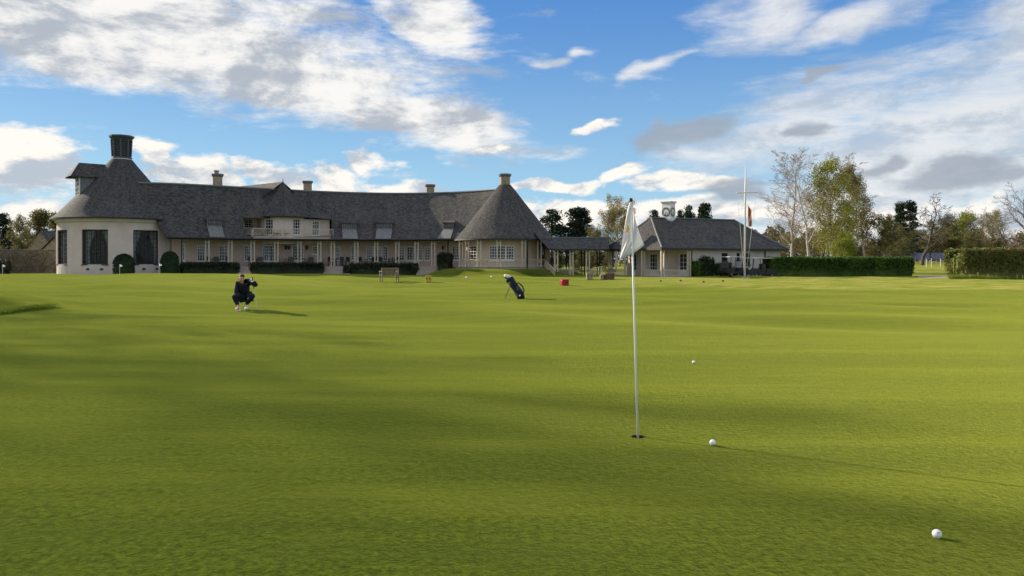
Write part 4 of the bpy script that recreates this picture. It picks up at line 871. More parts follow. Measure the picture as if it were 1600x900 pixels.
V, Fc = tubes(segs, 3); c = bpy.data.objects.new('stems', rawmesh('climber_stems', V, Fc, M['twig'])); C.objects.link(c); c.parent = wb; c['kind'] = 'stuff'
V, Fc = leafquads(np.repeat(np.array(lf), 2, 0)+rg.normal(size=(len(lf)*2, 3))*.08, .055, rg); c = bpy.data.objects.new('foliage', rawmesh('climber_leaves', V, Fc, M['beech'])); C.objects.link(c); c.parent = wb
hedge('low_hedge', 'low rounded dark bush at the far left in front of the boundary wall', 'shrub', [W(-4, 69), W(4, 69), W(11, 69)], 1.2, 1.25, M['lav'], 1200, .08, rnd=.5)
def barn(label, px0, px1, d, ye, yr, depth):
    a, b = W(px0, d), W(px1, d); o = empty('outbuilding', ((a[0]+b[0])/2, d, 0), label, 'building'); ze, zr = Zp(ye, d), Zp(yr, d); m_ = (a+b)/2
    k = MB(); k.add([(a[0], d, 0), (b[0], d, 0), (b[0], d, ze), (m_[0], d, zr), (a[0], d, ze)], [(0, 1, 2, 3, 4)]); dd_ = np.array([0, depth, 0])
    for p in (a, b): k.quad(p, p+dd_, p+dd_+(0, 0, ze), p+(0, 0, ze))
    k.build('wall', M['stone'], o); k = MB(); e = np.array([.3, 0, -.2])
    k.quad(a+(-.3, -.2, ze-.15), a+dd_+(-.3, 0, ze-.15), m_+dd_+(0, 0, zr+.06), m_+(0, -.2, zr+.06)); k.quad(b+(.3, -.2, ze-.15), b+dd_+(.3, 0, ze-.15), m_+dd_+(0, 0, zr+.06), m_+(0, -.2, zr+.06)); k.build('roof', M['slate'], o)
barn('stone outbuilding with a slate gable behind the boundary wall', 44, 82, 84, 386, 361, 6); barn('lower slate-roofed shed touching the left side of the rotunda', 66, 104, 78, 391, 372, 4)

# ------------------------------------------------------------------ flagstick in its hole
hole = empty('golf_hole', (CUP[0], CUP[1], 0), 'round cup sunk in the green at the foot of the flagstick', 'golf hole')
k = MB(); k.lathe((CUP[0], CUP[1], 0), [(.054, 0), (.054, -.025)], 32); k.build('soil_rim', mat('soil', (.05, .035, .02), .9), hole)
k = MB(); k.lathe((CUP[0], CUP[1], 0), [(.0535, -.025), (.0535, -.17), (.001, -.172)], 32); k.build('cup_liner', mat('cup_liner', (.28, .28, .27), .5, .1), hole)
fd = 5.69; fs_ = empty('flagstick', (CUP[0], CUP[1], -.1), 'white flagstick with a limp white flag standing in the hole', 'flag')
base = W(997.5, fd, -.12); top_ = W(986, fd, Zp(314, fd))
MB().tube([base, base+(top_-base)*.5, top_], [.0085, .008, .0065], 12).build('stick', M['white'], fs_, smooth=True)
MB().tube([top_-(0, 0, .005), top_+(0, 0, .018), top_+(0, 0, .022)], [.012, .012, .004], 12).build('cap', M['black'], fs_)
def stick_x(py): t = (682-py)/(682-314.); return 997.5+(986-997.5)*t
m_, t_n, b_n = newmat('flag_cloth'); M['cloth'] = m_; b_n.inputs['Base Color'].default_value = (.88, .87, .88, 1); b_n.inputs['Roughness'].default_value = .8
tr = t_n.new('ShaderNodeBsdfTranslucent'); tr.inputs[0].default_value = (.78, .77, .76, 1); mx = t_n.new('ShaderNodeMixShader'); mx.inputs[0].default_value = .35
t_n.l.new(b_n.outputs[0], mx.inputs[1]); t_n.l.new(tr.outputs[0], mx.inputs[2]); t_n.l.new(mx.outputs[0], t_n.n['Material Output'].inputs[0])
# the flag hangs folded: one leaf falls in front to the left, the other goes round behind to the right
rowy = [317, 326, 336, 346, 356, 366, 375, 383, 391, 399, 407]
lx = [983.5, 981, 979.2, 977.4, 975.6, 974, 972.6, 971.5, 970.4, 969.2, 968]
def cloth_front(v, y, i): return None
rows = []
for i, y in enumerate(rowy):
    sx_ = stick_x(y); xr = sx_+1.8 if y <= 375 else np.interp(y, [375, 407], [sx_+1.8, 968.4]); r_ = []
    for t in np.linspace(0, 1, 15):
        x = lx[i]+(xr-lx[i])*t; yy = y-(6.0*t if y > 375 else 0)*S((y-375)/12)*0; dep = -.022*math.sin(math.pi*min(1, t*1.05))-.016*math.sin(t*9+y*.04)*(y-310)/90; r_.append(W(x, fd+dep-.004, Zp(yy, fd)))
    rows.append(r_)
k = MB(); k.grid(rows, uv=False); flg = k.build('flag', M['cloth'], fs_, smooth=True); sm = flg.modifiers.new('thickness', 'SOLIDIFY'); sm.thickness = .0015
rows = []
for i in range(12):
    v = i/11; xa, ya = 988+(971-988)*S(v)*1.0, 326+(405-326)*v; xb, yb = np.interp(v, [0, .35, .7, 1], [989.5, 994, 1001, 1006.5]), np.interp(v, [0, .35, .7, 1], [328, 350, 369, 383])
    rows.append([W(xa+(xb-xa)*t, fd+.016+.016*math.sin(t*5+v*2), Zp(ya+(yb-ya)*t+2.5*math.sin(math.pi*t)*v, fd)) for t in np.linspace(0, 1, 14)])
k = MB(); k.grid(rows, uv=False); fl2 = k.build('flag_fold', M['cloth'], fs_, smooth=True); sm = fl2.modifiers.new('thickness', 'SOLIDIFY'); sm.thickness = .0015
em = [(977.6, 364), (979.0, 359), (977.9, 356), (980.2, 356), (980.0, 351), (981.6, 354.5), (983.0, 352), (982.8, 357), (984.4, 358), (982.0, 361), (982.6, 365), (980.2, 362.5)]
k = MB(); k.add([W(x, fd-.040, Zp(y, fd)) for x, y in em], [tuple(range(len(em)))]); k.build('emblem', mat('gold_print', (.75, .52, .14), .7, .2, 60), flg)

# golf balls
def ballmat():
    m, t, b = newmat('dimpled_ball'); b.inputs['Base Color'].default_value = (.86, .86, .86, 1); b.inputs['Roughness'].default_value = .28
    v = t.new('ShaderNodeTexVoronoi'); v.inputs['Scale'].default_value = 260; t.put(v.inputs['Vector'], t.new('ShaderNodeTexCoord').outputs['Object'])
    bp = t.new('ShaderNodeBump'); bp.inputs['Strength'].default_value = .35; bp.inputs['Distance'].default_value = .002; t.put(bp.inputs['Height'], t.ss(v.outputs['Distance'], 0, .5)); t.l.new(bp.outputs[0], b.inputs['Normal']); return m
M['gball'] = ballmat()
def ball(px, py, label):
    d = EYE*F/(py-HOR); p = W(px, d); zz = g(p[0], p[1]); d = (EYE-zz)*F/(py-HOR); p = W(px, d); k = MB(); n = 20
    k.lathe((p[0], p[1], zz+.0205), [(max(.0004, .02135*math.sin(math.pi*i/n)), -.02135*math.cos(math.pi*i/n)) for i in range(n+1)], 28)
    return tag(k.build('golf_ball', M['gball'], smooth=True, loc=(p[0], p[1], zz+.0205)), label, 'golf ball', 'golf balls on the green')
b1 = ball(1464, 841, 'white golf ball nearest the camera at the lower right of the green'); ball(1113.5, 696, 'white golf ball just right of the hole'); ball(1084, 568.5, 'small white golf ball farther up the green beyond the flagstick')
p = b1.location; k = MB(); k.bar((p[0]-.008, p[1]-.0185, p[2]+.0105), (p[0]+.006, p[1]-.0185, p[2]+.0125), .002, .0025); k2 = k.build('printed_mark', M['black'], None); k2.parent = b1; k2.matrix_parent_inverse = Matrix.Translation(-b1.location)
# practice flags and markers far off
for px, lb in ((4, 'small white practice flag at the left edge of the picture'), (92.5, 'small white practice flag by the left corner of the rotunda'), (187, 'small white practice flag in front of the clipped yew between windows'), (248.5, 'small white practice flag in front of the second rotunda window')):
    p = W(px, 49.5); z = g(p[0], p[1]); o = empty('practice_flag', (p[0], p[1], z), lb, 'flag', 'practice flags on the far green'); MB().tube([(p[0], p[1], z-.05), (p[0], p[1], z+.72)], .013, 6).build('stick', M['white'], o)
    k = MB(); k.grid([[(p[0]+.01+.16*t, p[1]+.02*math.sin(t*6), z+.72-.02*t-(.16-.09*t)*v-.05*t) for t in np.linspace(0, 1, 6)] for v in (0, .5, 1)], uv=False); k.build('pennant', M['cloth'], o)
def on(px, py):                                                        # ground point under a photo pixel
    d = EYE*F/(py-HOR)
    for _ in range(12): d = .5*d+.5*(EYE-g(*W(px, d)[:2]))*F/(py-HOR)
    p = W(px, d); p[2] = g(p[0], p[1]); return p
for px, py, lb in ((729, 435.5, 'white ball marker on the grass left of the golf bag'), (768, 434, 'white ball marker directly behind the golf bag')):
    p = on(px, py); k = MB(); k.lathe(p, [(.02, -.03), (.045, 0), (.085, .05), (.08, .12), (.04, .16), (.003, .17)], 14); tag(k.build('tee_marker', M['white'], smooth=True, loc=p), lb, 'tee marker', 'white tee markers')
for i, (px, py) in enumerate(((1032.5, 440), (1063.5, 439.5), (1099.5, 441.5), (1129.5, 440))):
    p = on(px, py); k = MB(); k.lathe(p, [(.03, -.03), (.06, .0), (.075, .045), (.05, .09), (.003, .11)], 12); tag(k.build('tee_marker', M['dtimber'], smooth=True, loc=p), f'small dark tee marker, {ORD[i]} from the left before the clock pavilion', 'tee marker', 'dark tee markers')

# red box, yellow box, crates, planters
def crate(name, label, cat, px, py, wpx, hpx, m_, depth=.3, rz=0, lid=None, group=None):
    p = on(px, py); w_ = wpx*p[1]/F; h = hpx*p[1]/F; o = empty(name, p, label, cat, group); bevel(MB().box(p+(0, 0, h*.44), (w_*.94, depth*.94, h*.88), rz).build('body', m_, o), .03, 2)
    bevel(MB().box(p+(0, 0, h*.94), (w_, depth, h*.14), rz).build('lid', lid or m_, o), .015, 2)
    for s in (-1, 1): MB().box(p+(s*w_*.3*math.cos(rz), s*w_*.3*math.sin(rz)-depth*.52, h*.55), (.06, .03, .09), rz).build('latch', M['black'], o)
    return o
crate('red_box', 'bright red box on the grass right of the golf bag', 'box', 882, 446, 12, 9.5, M['red'], .4, .25); crate('yellow_box', 'pale yellow tee box on the lawn right of the bench', 'box', 669.5, 442.5, 9.5, 10, M['yellow'], .35, .1)
crate('stone_planter', 'pale stone trough left of the brown crate by the pavilion steps', 'planter', 921, 436.5, 10, 10, M['stone'], .5); crate('wooden_crate', 'large brown wooden crate beside the clock pavilion steps', 'crate', 951, 436.5, 16, 9.5, mat('brown_crate', (.16, .085, .06), .7), .6, .2)
crate('log_bin', 'narrow pale bin touching the left side of the brown crate', 'bin', 940, 436.5, 5, 8, M['step'], .4)
# bench: slatted seat and back
def bench(label, px, py, L, rz, name='garden_bench', group=None, m_=None, z=None):
    p = on(px, py) if z is None else W(px, py, z); o = empty(name, p, label, 'bench', group, rz); ORG[o.name] = np.zeros(3); m_ = m_ or M['wood']
    for i in range(4): MB().box((0, -.20+.115*i, .42), (L, .10, .03)).build('seat_slat', m_, o)
    MB().bar((-L/2, .25, .80), (L/2, .25, .80), .06, .09).build('top_rail', m_, o)
    for i in range(9): x = -L/2+.1+(L-.2)*i/8; MB().box((x, .25, .62), (.05, .025, .30)).build('back_slat', m_, o)
    for sx_ in (-1, 1):
        for sy in (-1, 1): MB().box((sx_*(L/2-.03), sy*.24, .31 if sy < 0 else .42), (.06, .06, .62 if sy < 0 else .84)).build('leg', m_, o)
        MB().box((sx_*(L/2-.03), 0, .63), (.07, .56, .04)).build('armrest', m_, o)
    return o
bench('wooden slatted bench on the shaded lawn in front of the clubhouse', 608, 440.5, 1.05, R(205))
# veranda tables and chairs
def chairp(m_):
    o = empty('garden_chair', (0, 0, 0), 'x', 'chair'); 
    MB().box((0, 0, .44), (.50, .48, .05)).build('seat', m_, o); MB().box((0, .24, .70), (.50, .04, .42)).build('backrest', m_, o)
    for sx_ in (-1, 1):
        for sy in (-1, 1): MB().box((sx_*.22, sy*.21, .21), (.045, .045, .43)).build('leg', m_, o)
        MB().box((sx_*.25, 0, .64), (.05, .46, .03)).build('armrest', m_, o)
    return o
def tablep():
    o = empty('garden_table', (0, 0, 0), 'x', 'table'); MB().lathe((0, 0, 0), [(.01, .70), (.55, .70), (.55, .74), (.01, .745)], 20).build('table_top', M['wood'], o)
    for sx_ in (-1, 1):
        for sy in (-1, 1): MB().bar((sx_*.3, sy*.3, 0), (sx_*.22, sy*.22, .7), .05, .05).build('leg', M['wood'], o)
    return o
TB = [(338, 'below the left roof window'), (405, 'below the left end of the balcony'), (452, 'left of the double doors under the balcony'), (482, 'right of the double doors under the balcony'), (529, 'at the top of the middle steps'), (577, 'left of the right-hand glazed doors'), (608, 'right of the right-hand glazed doors')]
cp, lp, tp = chairp(M['chair']), chairp(mat('pale_chair', (.55, .52, .47), .6, .15)), tablep(); first = {id(cp): 1, id(lp): 1, id(tp): 1}
def put(pr, px, off, rz, label, group):
    o = pr if first.pop(id(pr), None) else copy_tree(pr); p = W(px, ed(px)+off, FLOOR+.005); o.location = p; o.rotation_euler.z = rz; tag(o, label, None, group); return o
for i, (px, lb) in enumerate(TB):
    put(tp, px, 1.15, i*.4, 'round garden table on the veranda '+lb, 'veranda tables'); wh = lb
    for s, side in ((-1, 'left'), (1, 'right')):
        pale = (i in (2, 3) and s == 1) or (i == 1 and s == 1)
        put(lp if pale else cp, px+s*11.5, 1.1, s*-1.45+.2*i, ('pale' if pale else 'dark')+f' garden chair {side} of the table {wh}', 'veranda chairs')
    put(cp, px+2, .45, 3.0+.3*i, f'garden chair in front of the table {wh}', 'veranda chairs')
for px, lb in ((413, 'dark balcony chair at the left end of the balcony'), (433, 'dark balcony chair in front of the left glazed balcony door'), (447, 'dark balcony chair between the two balcony doors')):
    o = put(cp, px, 1.2, px, lb, 'balcony chairs'); o.location.z = bz0

# ------------------------------------------------------------------ mast with its flag
mp = W(1163.5, 60.5); mz = g(mp[0], mp[1]); mst = empty('flag_mast', (mp[0], mp[1], mz), 'tall white flag mast with a crosstree in front of the clock pavilion', 'flagpole')
zt_ = Zp(260.5, 60.5); zc = Zp(301.5, 60.5)
MB().tube([(mp[0], mp[1], mz-.1), (mp[0]+.05, mp[1], zc), (mp[0]+.08, mp[1], zt_)], [.085, .07, .035], 12).build('pole', M['white'], mst, smooth=True)
MB().tube([W(1150.5, 60.4, zc), W(1184, 60.4, zc+.05)], .045, 8).build('crosstree', M['white'], mst); MB().lathe((mp[0], mp[1], mz), [(.45, -.02), (.42, .07), (.15, .09)], 16).build('plinth', M['paving'], mst)
for a, b in (((1152, zc), (1161.5, 1.0)), ((1182, zc), (1167.5, 1.0)), ((1156, zc), (1164.5, Zp(322, 60.5)))): MB().tube([W(a[0], 60.4, a[1]), W(b[0], 60.4, b[1])], .012, 4).build('halyard', M['white'], mst)
cols3 = [mat('flag_red', (.40, .03, .03), .8), mat('flag_gold', (.60, .36, .04), .8), mat('flag_orange', (.60, .20, .03), .8)]
for i in range(3):                                                   # the hanging flag, three folded bands
    k = MB(); k.grid([[W(1168.3+(i+t)*1.9+1.0*v+.3*math.sin(v*9+i), 60.35+.06*math.sin((i+t)*2.5+v*4), Zp(320+34*v+3*(i+t)*(1-v), 60.4)) for t in np.linspace(0, 1, 4)] for v in np.linspace(0, 1, 9)], uv=False); k.build('flag_band', cols3[(2, 0, 1)[i]], mst, smooth=True)

# ------------------------------------------------------------------ golf carts
def cart():
    o = empty('golf_cart', (0, 0, 0), 'x', 'golf cart')
    k = MB(); prof_ = [(-1.15, .32), (-1.18, .62), (-1.0, .70), (-.45, .72), (-.30, .42), (.35, .40), (.55, .80), (.85, .78), (1.12, .58), (1.16, .32)]; n = len(prof_)
    vs = [(x, s*.52, z) for s in (-1, 1) for x, z in prof_]; fs2 = [tuple(range(n)), tuple(range(2*n-1, n-1, -1))]+[(i, (i+1) % n, n+(i+1) % n, n+i) for i in range(n)]
    k.add(vs, fs2); bevel(k.build('body', mat('cart_paint', (.02, .022, .03), .3, .1), o), .04, 2)
    bevel(MB().box((-.42, 0, .74), (.5, 1.0, .14)).build('seat', M['chair'], o), .04, 2); bevel(MB().box((-.68, 0, 1.02), (.12, 1.0, .42)).build('backrest', M['chair'], o), .04, 2)
    bevel(MB().box((-.05, 0, 1.70), (1.75, 1.12, .06)).build('canopy', mat('cart_canopy', (.60, .58, .55), .5, .1), o), .025, 2)
    for sx_ in (-1, 1):
        for sy in (-1, 1):
            MB().tube([(sx_*.85+(-.05), sy*.50, .62), (sx_*.72, sy*.50, 1.68)], .022, 6).build('roof_post', M['black'], o); c = (sx_*.78, sy*.53, .22)
            w_ = MB(); w_.tube([(c[0], c[1]-.09, c[2]), (c[0], c[1]-.07, c[2]), (c[0], c[1]+.07, c[2]), (c[0], c[1]+.09, c[2])], [.17, .22, .22, .17], 18); wh_ = w_.build('wheel', M['black'], o)
            MB().tube([(c[0], c[1]-.095, c[2]), (c[0], c[1]+.095, c[2])], .10, 12).build('rim', M['grey'], wh_)
    MB().quad((.62, -.48, .85), (.62, .48, .85), (.68, .48, 1.6), (.68, -.48, 1.6)).build('windscreen', glassmat('cart_screen', (.02, .025, .03), .92), o)
    k = MB(); k.tube([(.45, .25, .75), (.25, .25, 1.0)], .02, 6); st_ = k.build('steering_column', M['black'], o); MB().tube([(.24+.05*math.sin(a), .25+.16*math.cos(a), 1.0+.13*math.sin(a)) for a in np.linspace(0, 6.283, 14)], .014, 6, cap=False).build('steering_wheel', M['black'], st_)
    bevel(MB().box((-1.0, 0, .95), (.30, .8, .5)).build('bag_well', M['chair'], o), .03, 1)
    return o
c0_ = cart()
for i, (px, d, rz, lb) in enumerate(((1146, 62.6, R(28), 'leftmost golf cart, pale canopy, left of the flag mast'), (1176, 63.2, R(150), 'golf cart parked directly right of the flag mast'), (1191, 62.9, R(165), 'rightmost golf cart against the end of the clipped hedge'))):
    o = c0_ if i == 0 else copy_tree(c0_); p = W(px, d); o.location = (p[0], p[1], g(p[0], p[1])-.10); o.rotation_euler.z = rz; o.scale = (.95, .95, .95); tag(o, lb, 'golf cart', 'golf carts by the pavilion')

# ------------------------------------------------------------------ gap in the hedge: gravel track, panels, posts
pth = MB(); rows = []
for y, xa, xb in ((60.3, 1425, 1484), (60.9, 1432, 1482), (61.6, 1434, 1476), (62.6, 1438, 1476), (64, 1440, 1474)): rows.append([W(xa+(xb-xa)*t, y) for t in np.linspace(0, 1, 10)])
rows = [[np.array([p[0], p[1], g(p[0], p[1])+.012]) for p in r_] for r_ in rows]; pth.grid(rows, uv=False); tag(pth.build('gravel_path', mat('gravel', (.40, .34, .26), .95, .25, 8, .4)), kind='structure')
solar = mat('solar_glass', (.028, .034, .075), .18, .15, 2); 
for a, b, lb in ((1383, 1452.5, 'left long row of blue solar panels under the far wood'), (1455, 1512, 'right long row of blue solar panels seen through the hedge gap')):
    p = W((a+b)/2, 128); z = g(p[0], p[1]); o = empty('solar_array', (p[0], p[1], z), lb, 'solar panel', 'solar panel rows'); n_ = max(3, int((b-a)/7)); zt2, zb2 = Zp(395, 130), Zp(405.3, 128)
    for i in range(n_):
        xa, xb = a+(b-a)*i/n_+.15, a+(b-a)*(i+1)/n_-.15; k = MB(); k.quad(W(xa, 128, zb2), W(xb, 128, zb2), W(xb, 130, zt2), W(xa, 130, zt2)); k.quad(W(xa, 128, zb2-.06), W(xb, 128, zb2-.06), W(xb, 128, zb2), W(xa, 128, zb2)); k.build('panel', solar, o)
        MB().tube([W(xa+.5, 129, z-.2), W(xa+.5, 129, (zt2+zb2)/2)], .06, 6).build('support', M['steel'], o)
for i, px in enumerate((1427.5, 1447.5, 1455.5, 1469.5)):
    p = W(px, 112); z = g(p[0], p[1]); k = MB(); k.tube([(p[0], p[1], z-.2), (p[0], p[1], Zp(404.5, 112)), (p[0], p[1], Zp(404, 112))], [.045, .045, .015], 8); tag(k.build('fence_post', M['white'], loc=(p[0], p[1], z)), f'white post, {ORD[i]} from the left before the solar panels', 'post', 'white posts before the solar panels')
# long grass: at the bunker lip on the left and under the hedges
def blades(name, label, pts, h, mat_, rg):
    n = len(pts); P = np.array(pts); a = rg.uniform(0, 6.283, n); ln = rg.uniform(.1, .6, n)*h; hh = h*rg.uniform(.6, 1.3, n); w_ = .006+.004*rg.uniform(size=n)
    sx_ = np.stack([np.cos(a), np.sin(a), 0*a], 1)*w_[:, None]; tip = P+np.stack([np.cos(a+1.3)*ln, np.sin(a+1.3)*ln, hh], 1); V = np.stack([P-sx_, P+sx_, tip], 1).reshape(-1, 3)
    o = bpy.data.objects.new(name, rawmesh(name, V, np.arange(3*n).reshape(-1, 3), mat_)); C.objects.link(o); tag(o, label, 'grass', kind='stuff'); return o
rg = np.random.default_rng(9); pts = []
lip0, lip1 = on(-12, 493), on(84, 479)
for _ in range(3500):
    t = rg.uniform(); p = lip0+(lip1-lip0)*t+np.array([rg.normal()*.10, rg.normal()*.08*(1-.4*t), 0]); p[2] = g(p[0], p[1])-.005+.07*math.exp(-(rg.normal()*.6)**2); pts.append(p)
M['blade'] = leafmat('long_grass', (.12, .18, .015), (.22, .28, .03), .45); blades('long_grass', 'fringe of longer grass along the hollow at the left of the green', pts, .055, M['blade'], rg); pts = []
for _ in range(9000):
    px = rg.uniform(1484, 1640); p = W(px, rg.uniform(53.8, 55.2)); p[2] = g(p[0], p[1])-.01; pts.append(p)
blades('verge_grass', 'rough tufted grass along the foot of the right-hand hedge', pts, .30, M['blade'], rg)
fl = []
for i in range(26):
    p = W(rg.uniform(1494, 1600), rg.uniform(53.6, 54.9)); z = g(p[0], p[1]); fl.append((p[0], p[1], z))
k = MB()
for x, y, z in fl:
    hh_ = rg.uniform(.18, .42); k.tube([(x, y, z), (x, y, z+hh_)], .006, 4); k.lathe((x, y, z+hh_), [(.008, 0), (.035, .02), (.045, .05)], 6)
tag(k.build('daffodils', mat('daffodil_petals', (.62, .58, .30), .7, .1)), 'pale daffodils scattered along the foot of the right-hand hedge', 'flowers', kind='stuff')

# ------------------------------------------------------------------ golf bag on its stand
bd = 26.4; bb = W(814.0, bd); bz = g(bb[0], bb[1]); bg_ = empty('golf_bag', (bb[0], bb[1], bz), 'dark golf bag with white headcovers leaning on its stand', 'golf bag')
def BP(px, py, dd_=0): return W(px, bd+dd_, Zp(py, bd)+bz*0)
axis = [BP(814.5, 466), BP(813.2, 462.5), BP(808, 453), BP(802, 445), BP(797.5, 438.5)]; axis = [p+(0, .25*i/4, 0) for i, p in enumerate(axis)]
MB().tube(axis, [.125, .135, .135, .13, .14], 16).build('body', M['navy'], bg_, smooth=True); MB().tube([axis[-1], axis[-1]+vnorm(axis[-1]-axis[-2])*.06], [.15, .15], 16).build('collar', M['black'], bg_)
pk = MB(); pk.tube([axis[1]+(.08, -.12, .04), axis[2]+(.07, -.13, .0), axis[2]*.4+axis[3]*.6+(.06, -.12, 0)], [.06, .085, .05], 10); pk.build('pocket', mat('bag_pocket', (.016, .02, .045), .7), bg_, smooth=True)
MB().tube([axis[1]+(.09, 0, .07), axis[1]*.6+axis[2]*.4+(.17, 0, .10), axis[2]+(.18, .0, .13), axis[3]*.7+axis[2]*.3+(.15, 0, .11), axis[3]+(.08, 0, .05)], [.015, .022, .026, .022, .015], 8).build('strap', M['black'], bg_, smooth=True)
for s in (-1, 1): MB().tube([axis[3]+(-.10, s*.05, -.02), W(788.5 + s*1.2, bd+.15+s*.28, bz)], .008, 6).build('stand_leg', M['chair'], bg_)
dv = vnorm(axis[-1]-axis[-2]); rg2 = random.Random(3)
for i, (ox, oy, l, r0_, m_) in enumerate(((-.03, -.05, .17, .055, 'glove'), (.05, .03, .14, .05, 'glove'), (-.07, .05, .10, .045, 'black'), (.08, -.04, .07, .035, 'steel'), (.0, .08, .16, .05, 'glove'))):
    s_ = axis[-1]+np.array([ox, oy, 0]); cl = MB().tube([s_, s_+dv*l], .009, 6).build('club', M['steel'], bg_); MB().tube([s_+dv*(l-.06), s_+dv*l+(0, 0, .01), s_+dv*(l+.05)+(-.02, 0, .0), s_+dv*(l+.09)+(-.05, 0, -.02)], [r0_*.6, r0_, r0_, r0_*.35], 10).build('headcover', M[m_], cl, smooth=True)
MB().bar(axis[1]+(-.04, -.135, .0), axis[1]+(.0, -.14, .05), .05, .05).build('badge', M['white'], bg_)

# ------------------------------------------------------------------ crouching golfer
hp = on(381, 484.2); U1 = hp[1]/F/10.0                              # metres per tenth of a pixel
def PP(zx, zy, dep=0.0): return np.array([hp[0]+(zx-410)*U1, hp[1]+dep, hp[2]+max(0.0, (742-zy))*U1])
per_ = empty('person', hp, 'crouching golfer in dark top and trousers with white shoes lining up a putt', 'person')
def skin(name, verts, edges, mat_, parent, sub=2, root=0):
    off = ORG[parent.name]; me = bpy.data.meshes.new(name); me.from_pydata([tuple(np.array(v[0])-off) for v in verts], edges, []); o = bpy.data.objects.new(name, me); C.objects.link(o)
    sk = o.modifiers.new('skin', 'SKIN'); sk.use_smooth_shade = True
    if not me.skin_vertices: me.skin_vertices.new()
    for i, v in enumerate(verts):
        r_ = v[1] if hasattr(v[1], '__len__') else (v[1], v[1]); me.skin_vertices[0].data[i].radius = r_; me.skin_vertices[0].data[i].use_root = (i == root)
    ss = o.modifiers.new('sub', 'SUBSURF'); ss.levels = sub; ss.render_levels = sub; dg = bpy.context.evaluated_depsgraph_get(); dg.update(); nm = bpy.data.meshes.new_from_object(o.evaluated_get(dg)); bpy.data.objects.remove(o)
    nm.materials.clear(); nm.materials.append(mat_); nm.polygons.foreach_set('use_smooth', [True]*len(nm.polygons)); o = bpy.data.objects.new(name, nm); C.objects.link(o); o.parent = parent; ORG[o.name] = off; return o
pelv, waist, chest, neck = PP(370, 560, .26), PP(368, 480, .22), PP(375, 370, .08), PP(388, 322, .0)
shL, shR = PP(292, 335, .06), PP(480, 285, .06); elL, haL = PP(300, 500, -.06), PP(372, 705, -.22); elR, haR = PP(612, 368, .0), PP(556, 262, -.10)
knL, anL, toL = PP(305, 520, -.22), PP(325, 678, -.02), PP(328, 722, -.17); knR, anR, toR = PP(592, 512, -.20), PP(438, 662, .02), PP(470, 712, -.15)
hipL, hipR = PP(330, 560, .22), PP(425, 545, .22); hd0, hd1, hd2 = PP(388, 305, -.06), PP(386, 262, -.08), PP(388, 218, -.06)
mid = lambda a, b, t=.5: a+(b-a)*t
body_v = [(pelv, .07), (waist, .06), (chest+(0, .05, 0), .032), (neck+(0, .02, 0), .040), (hd0, (.052, .058)), (hd1, (.072, .085)), (hd2, (.062, .072)), (shL+(0, .03, -.02), .022), (elL, .034), (haL, .028), (shR+(-.05, .10, -.05), .014), (elR+(0, .02, 0), .028), (haR, .028), (hipL, .035), (knL, .026), (anL, .028), (hipR, .035), (knR, .026), (anR, .028)]
skin('body', body_v, [(0, 1), (1, 2), (2, 3), (3, 4), (4, 5), (5, 6), (2, 7), (7, 8), (8, 9), (2, 10), (10, 11), (11, 12), (0, 13), (13, 14), (14, 15), (0, 16), (16, 17), (17, 18)], M['skin'], per_)
jk = [(mid(pelv, waist, .2), (.15, .13)), (waist, (.16, .13)), (chest, (.165, .12)), (mid(chest, neck, .9)+(0, -.005, 0), (.072, .078)), (shL, .085), (mid(shL, elL), .068), (elL, .060), (mid(elL, haL, .82), .043), (shR, .085), (mid(shR, elR), .072), (elR, .064), (mid(elR, haR, .75), .045)]
skin('jacket', jk, [(0, 1), (1, 2), (2, 3), (2, 4), (4, 5), (5, 6), (6, 7), (2, 8), (8, 9), (9, 10), (10, 11)], M['navy'], per_)
skin('trousers', [(pelv, (.15, .14)), (hipL, .11), (mid(hipL, knL, .55), .092), (knL, .078), (mid(knL, anL, .5), .066), (mid(knL, anL, .94), .052), (hipR, .11), (mid(hipR, knR, .55), .092), (knR, .078), (mid(knR, anR, .5), .066), (mid(knR, anR, .94), .052)], [(0, 1), (1, 2), (2, 3), (3, 4), (4, 5), (0, 6), (6, 7), (7, 8), (8, 9), (9, 10)], M['navy'], per_)
for a, t in ((anL, toL), (anR, toR)):
    f = np.array([t[0], t[1], hp[2]+.035]); h_ = np.array([a[0], a[1]+.06, hp[2]+.045]); skin('shoe', [(h_, (.042, .045)), (mid(h_, f, .5), (.045, .042)), (f, (.042, .032)), (np.array([a[0], a[1]+.02, a[2]+.0]), .04)], [(0, 1), (1, 2), (0, 3)], M['glove'], per_)
def hand(name, c, down, side, mat_):
    """palm with four fingers and a thumb, lightly curled"""
    down = vnorm(down); side = vnorm(side-down*(side@down)); fw_ = np.cross(down, side); v = [(c-down*.03, .026), (c+down*.035, (.036, .02))]; e = [(0, 1)]
    o = skin(name, v, e, mat_, per_, 1); 
    for i, (s_, ln) in enumerate(((-.03, .060), (-.010, .070), (.010, .066), (.029, .052))):
        p0 = c+down*.05+side*s_; k = MB(); k.tube([p0, p0+down*ln*.5, p0+down*ln*.85+fw_*.022], [.0095, .009, .007], 7); k.build('finger', mat_, o, smooth=True)
    p0 = c+down*.0+side*-.034; MB().tube([p0, p0-side*.022+down*.03, p0-side*.02+down*.055+fw_*.015], [.011, .010, .008], 7).build('thumb', mat_, o, smooth=True)
hand('hand', haL, np.array([.15, -.25, -1.]), np.array([1., 0, 0]), M['skin']); hand('glove', haR, np.array([.35, -.5, -.75]), np.array([1., .3, 0]), M['glove'])
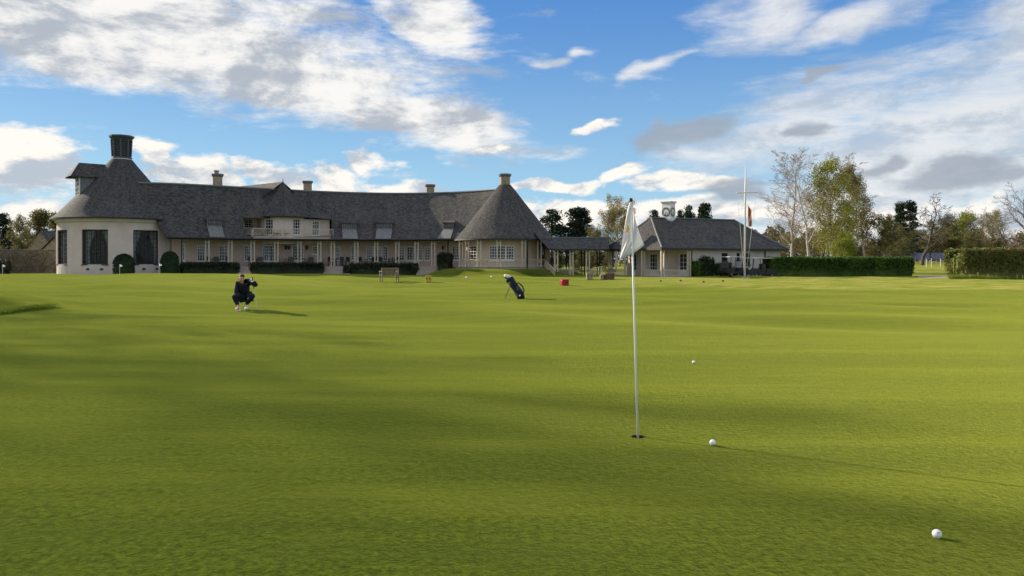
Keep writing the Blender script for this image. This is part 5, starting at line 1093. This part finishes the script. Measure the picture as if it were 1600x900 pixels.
fc = hd1+np.array([0, -.083, 0]); 
k = MB(); k.tube([fc+(0, .01, .018), fc+(0, -.022, -.018), fc+(0, .005, -.03)], [.008, .014, .010], 8); k.build('nose', M['skin'], per_, smooth=True)
for s in (-1, 1):
    k = MB(); k.lathe(fc+(s*.030, .008, .02), [(.002, -.008), (.012, -.004), (.012, .004), (.002, .008)], 10); k.build('eye', M['hair'], per_); k = MB(); k.bar(fc+(s*.016, -.002, .042), fc+(s*.046, .008, .040), .012, .01); k.build('eyebrow', M['hair'], per_)
    k = MB(); k.tube([hd1+(s*.072, .0, .025), hd1+(s*.086, .012, .01), hd1+(s*.072, .0, -.025)], [.010, .015, .008], 7); k.build('ear', M['skin'], per_, smooth=True)
k = MB(); k.bar(fc+(-.024, .006, -.052), fc+(.024, .006, -.052), .012, .009); k.build('mouth', mat('lips', (.30, .10, .09), .5), per_)
k = MB(); hc = hd2+np.array([0, .016, .004]); k.lathe(hc, [(.052, -.055), (.066, -.03), (.069, .0), (.063, .025), (.047, .044), (.025, .055), (.002, .058)], 18); k.build('hair', M['hair'], per_, smooth=True)
# putter, ball and marker
pt = empty('putter', PP(640, 742), 'steel putter held upright by the crouching golfer', 'golf club'); ga, gb, pb = haR+np.array([.02, -.03, .06]), PP(588, 410, -.10), PP(640, 736, -.10)
MB().tube([ga, gb], [.014, .012], 8).build('grip', M['black'], pt); MB().tube([gb, pb], .006, 8).build('shaft', M['steel'], pt); pb[2] = hp[2]+.012
bevel(MB().box(pb+(-.03, 0, .004), (.11, .03, .026)).build('head', M['steel'], pt), .004, 1)
p = PP(405, 742, -.26); k = MB(); n = 12; zc_ = g(p[0], p[1])+.0205; k.lathe((p[0], p[1], zc_), [(max(.0004, .02135*math.sin(math.pi*i/n)), -.02135*math.cos(math.pi*i/n)) for i in range(n+1)], 16); tag(k.build('golf_ball', M['gball'], smooth=True, loc=(p[0], p[1], zc_)), "white golf ball by the crouching golfer's shoes", 'golf ball', 'golf balls on the green')
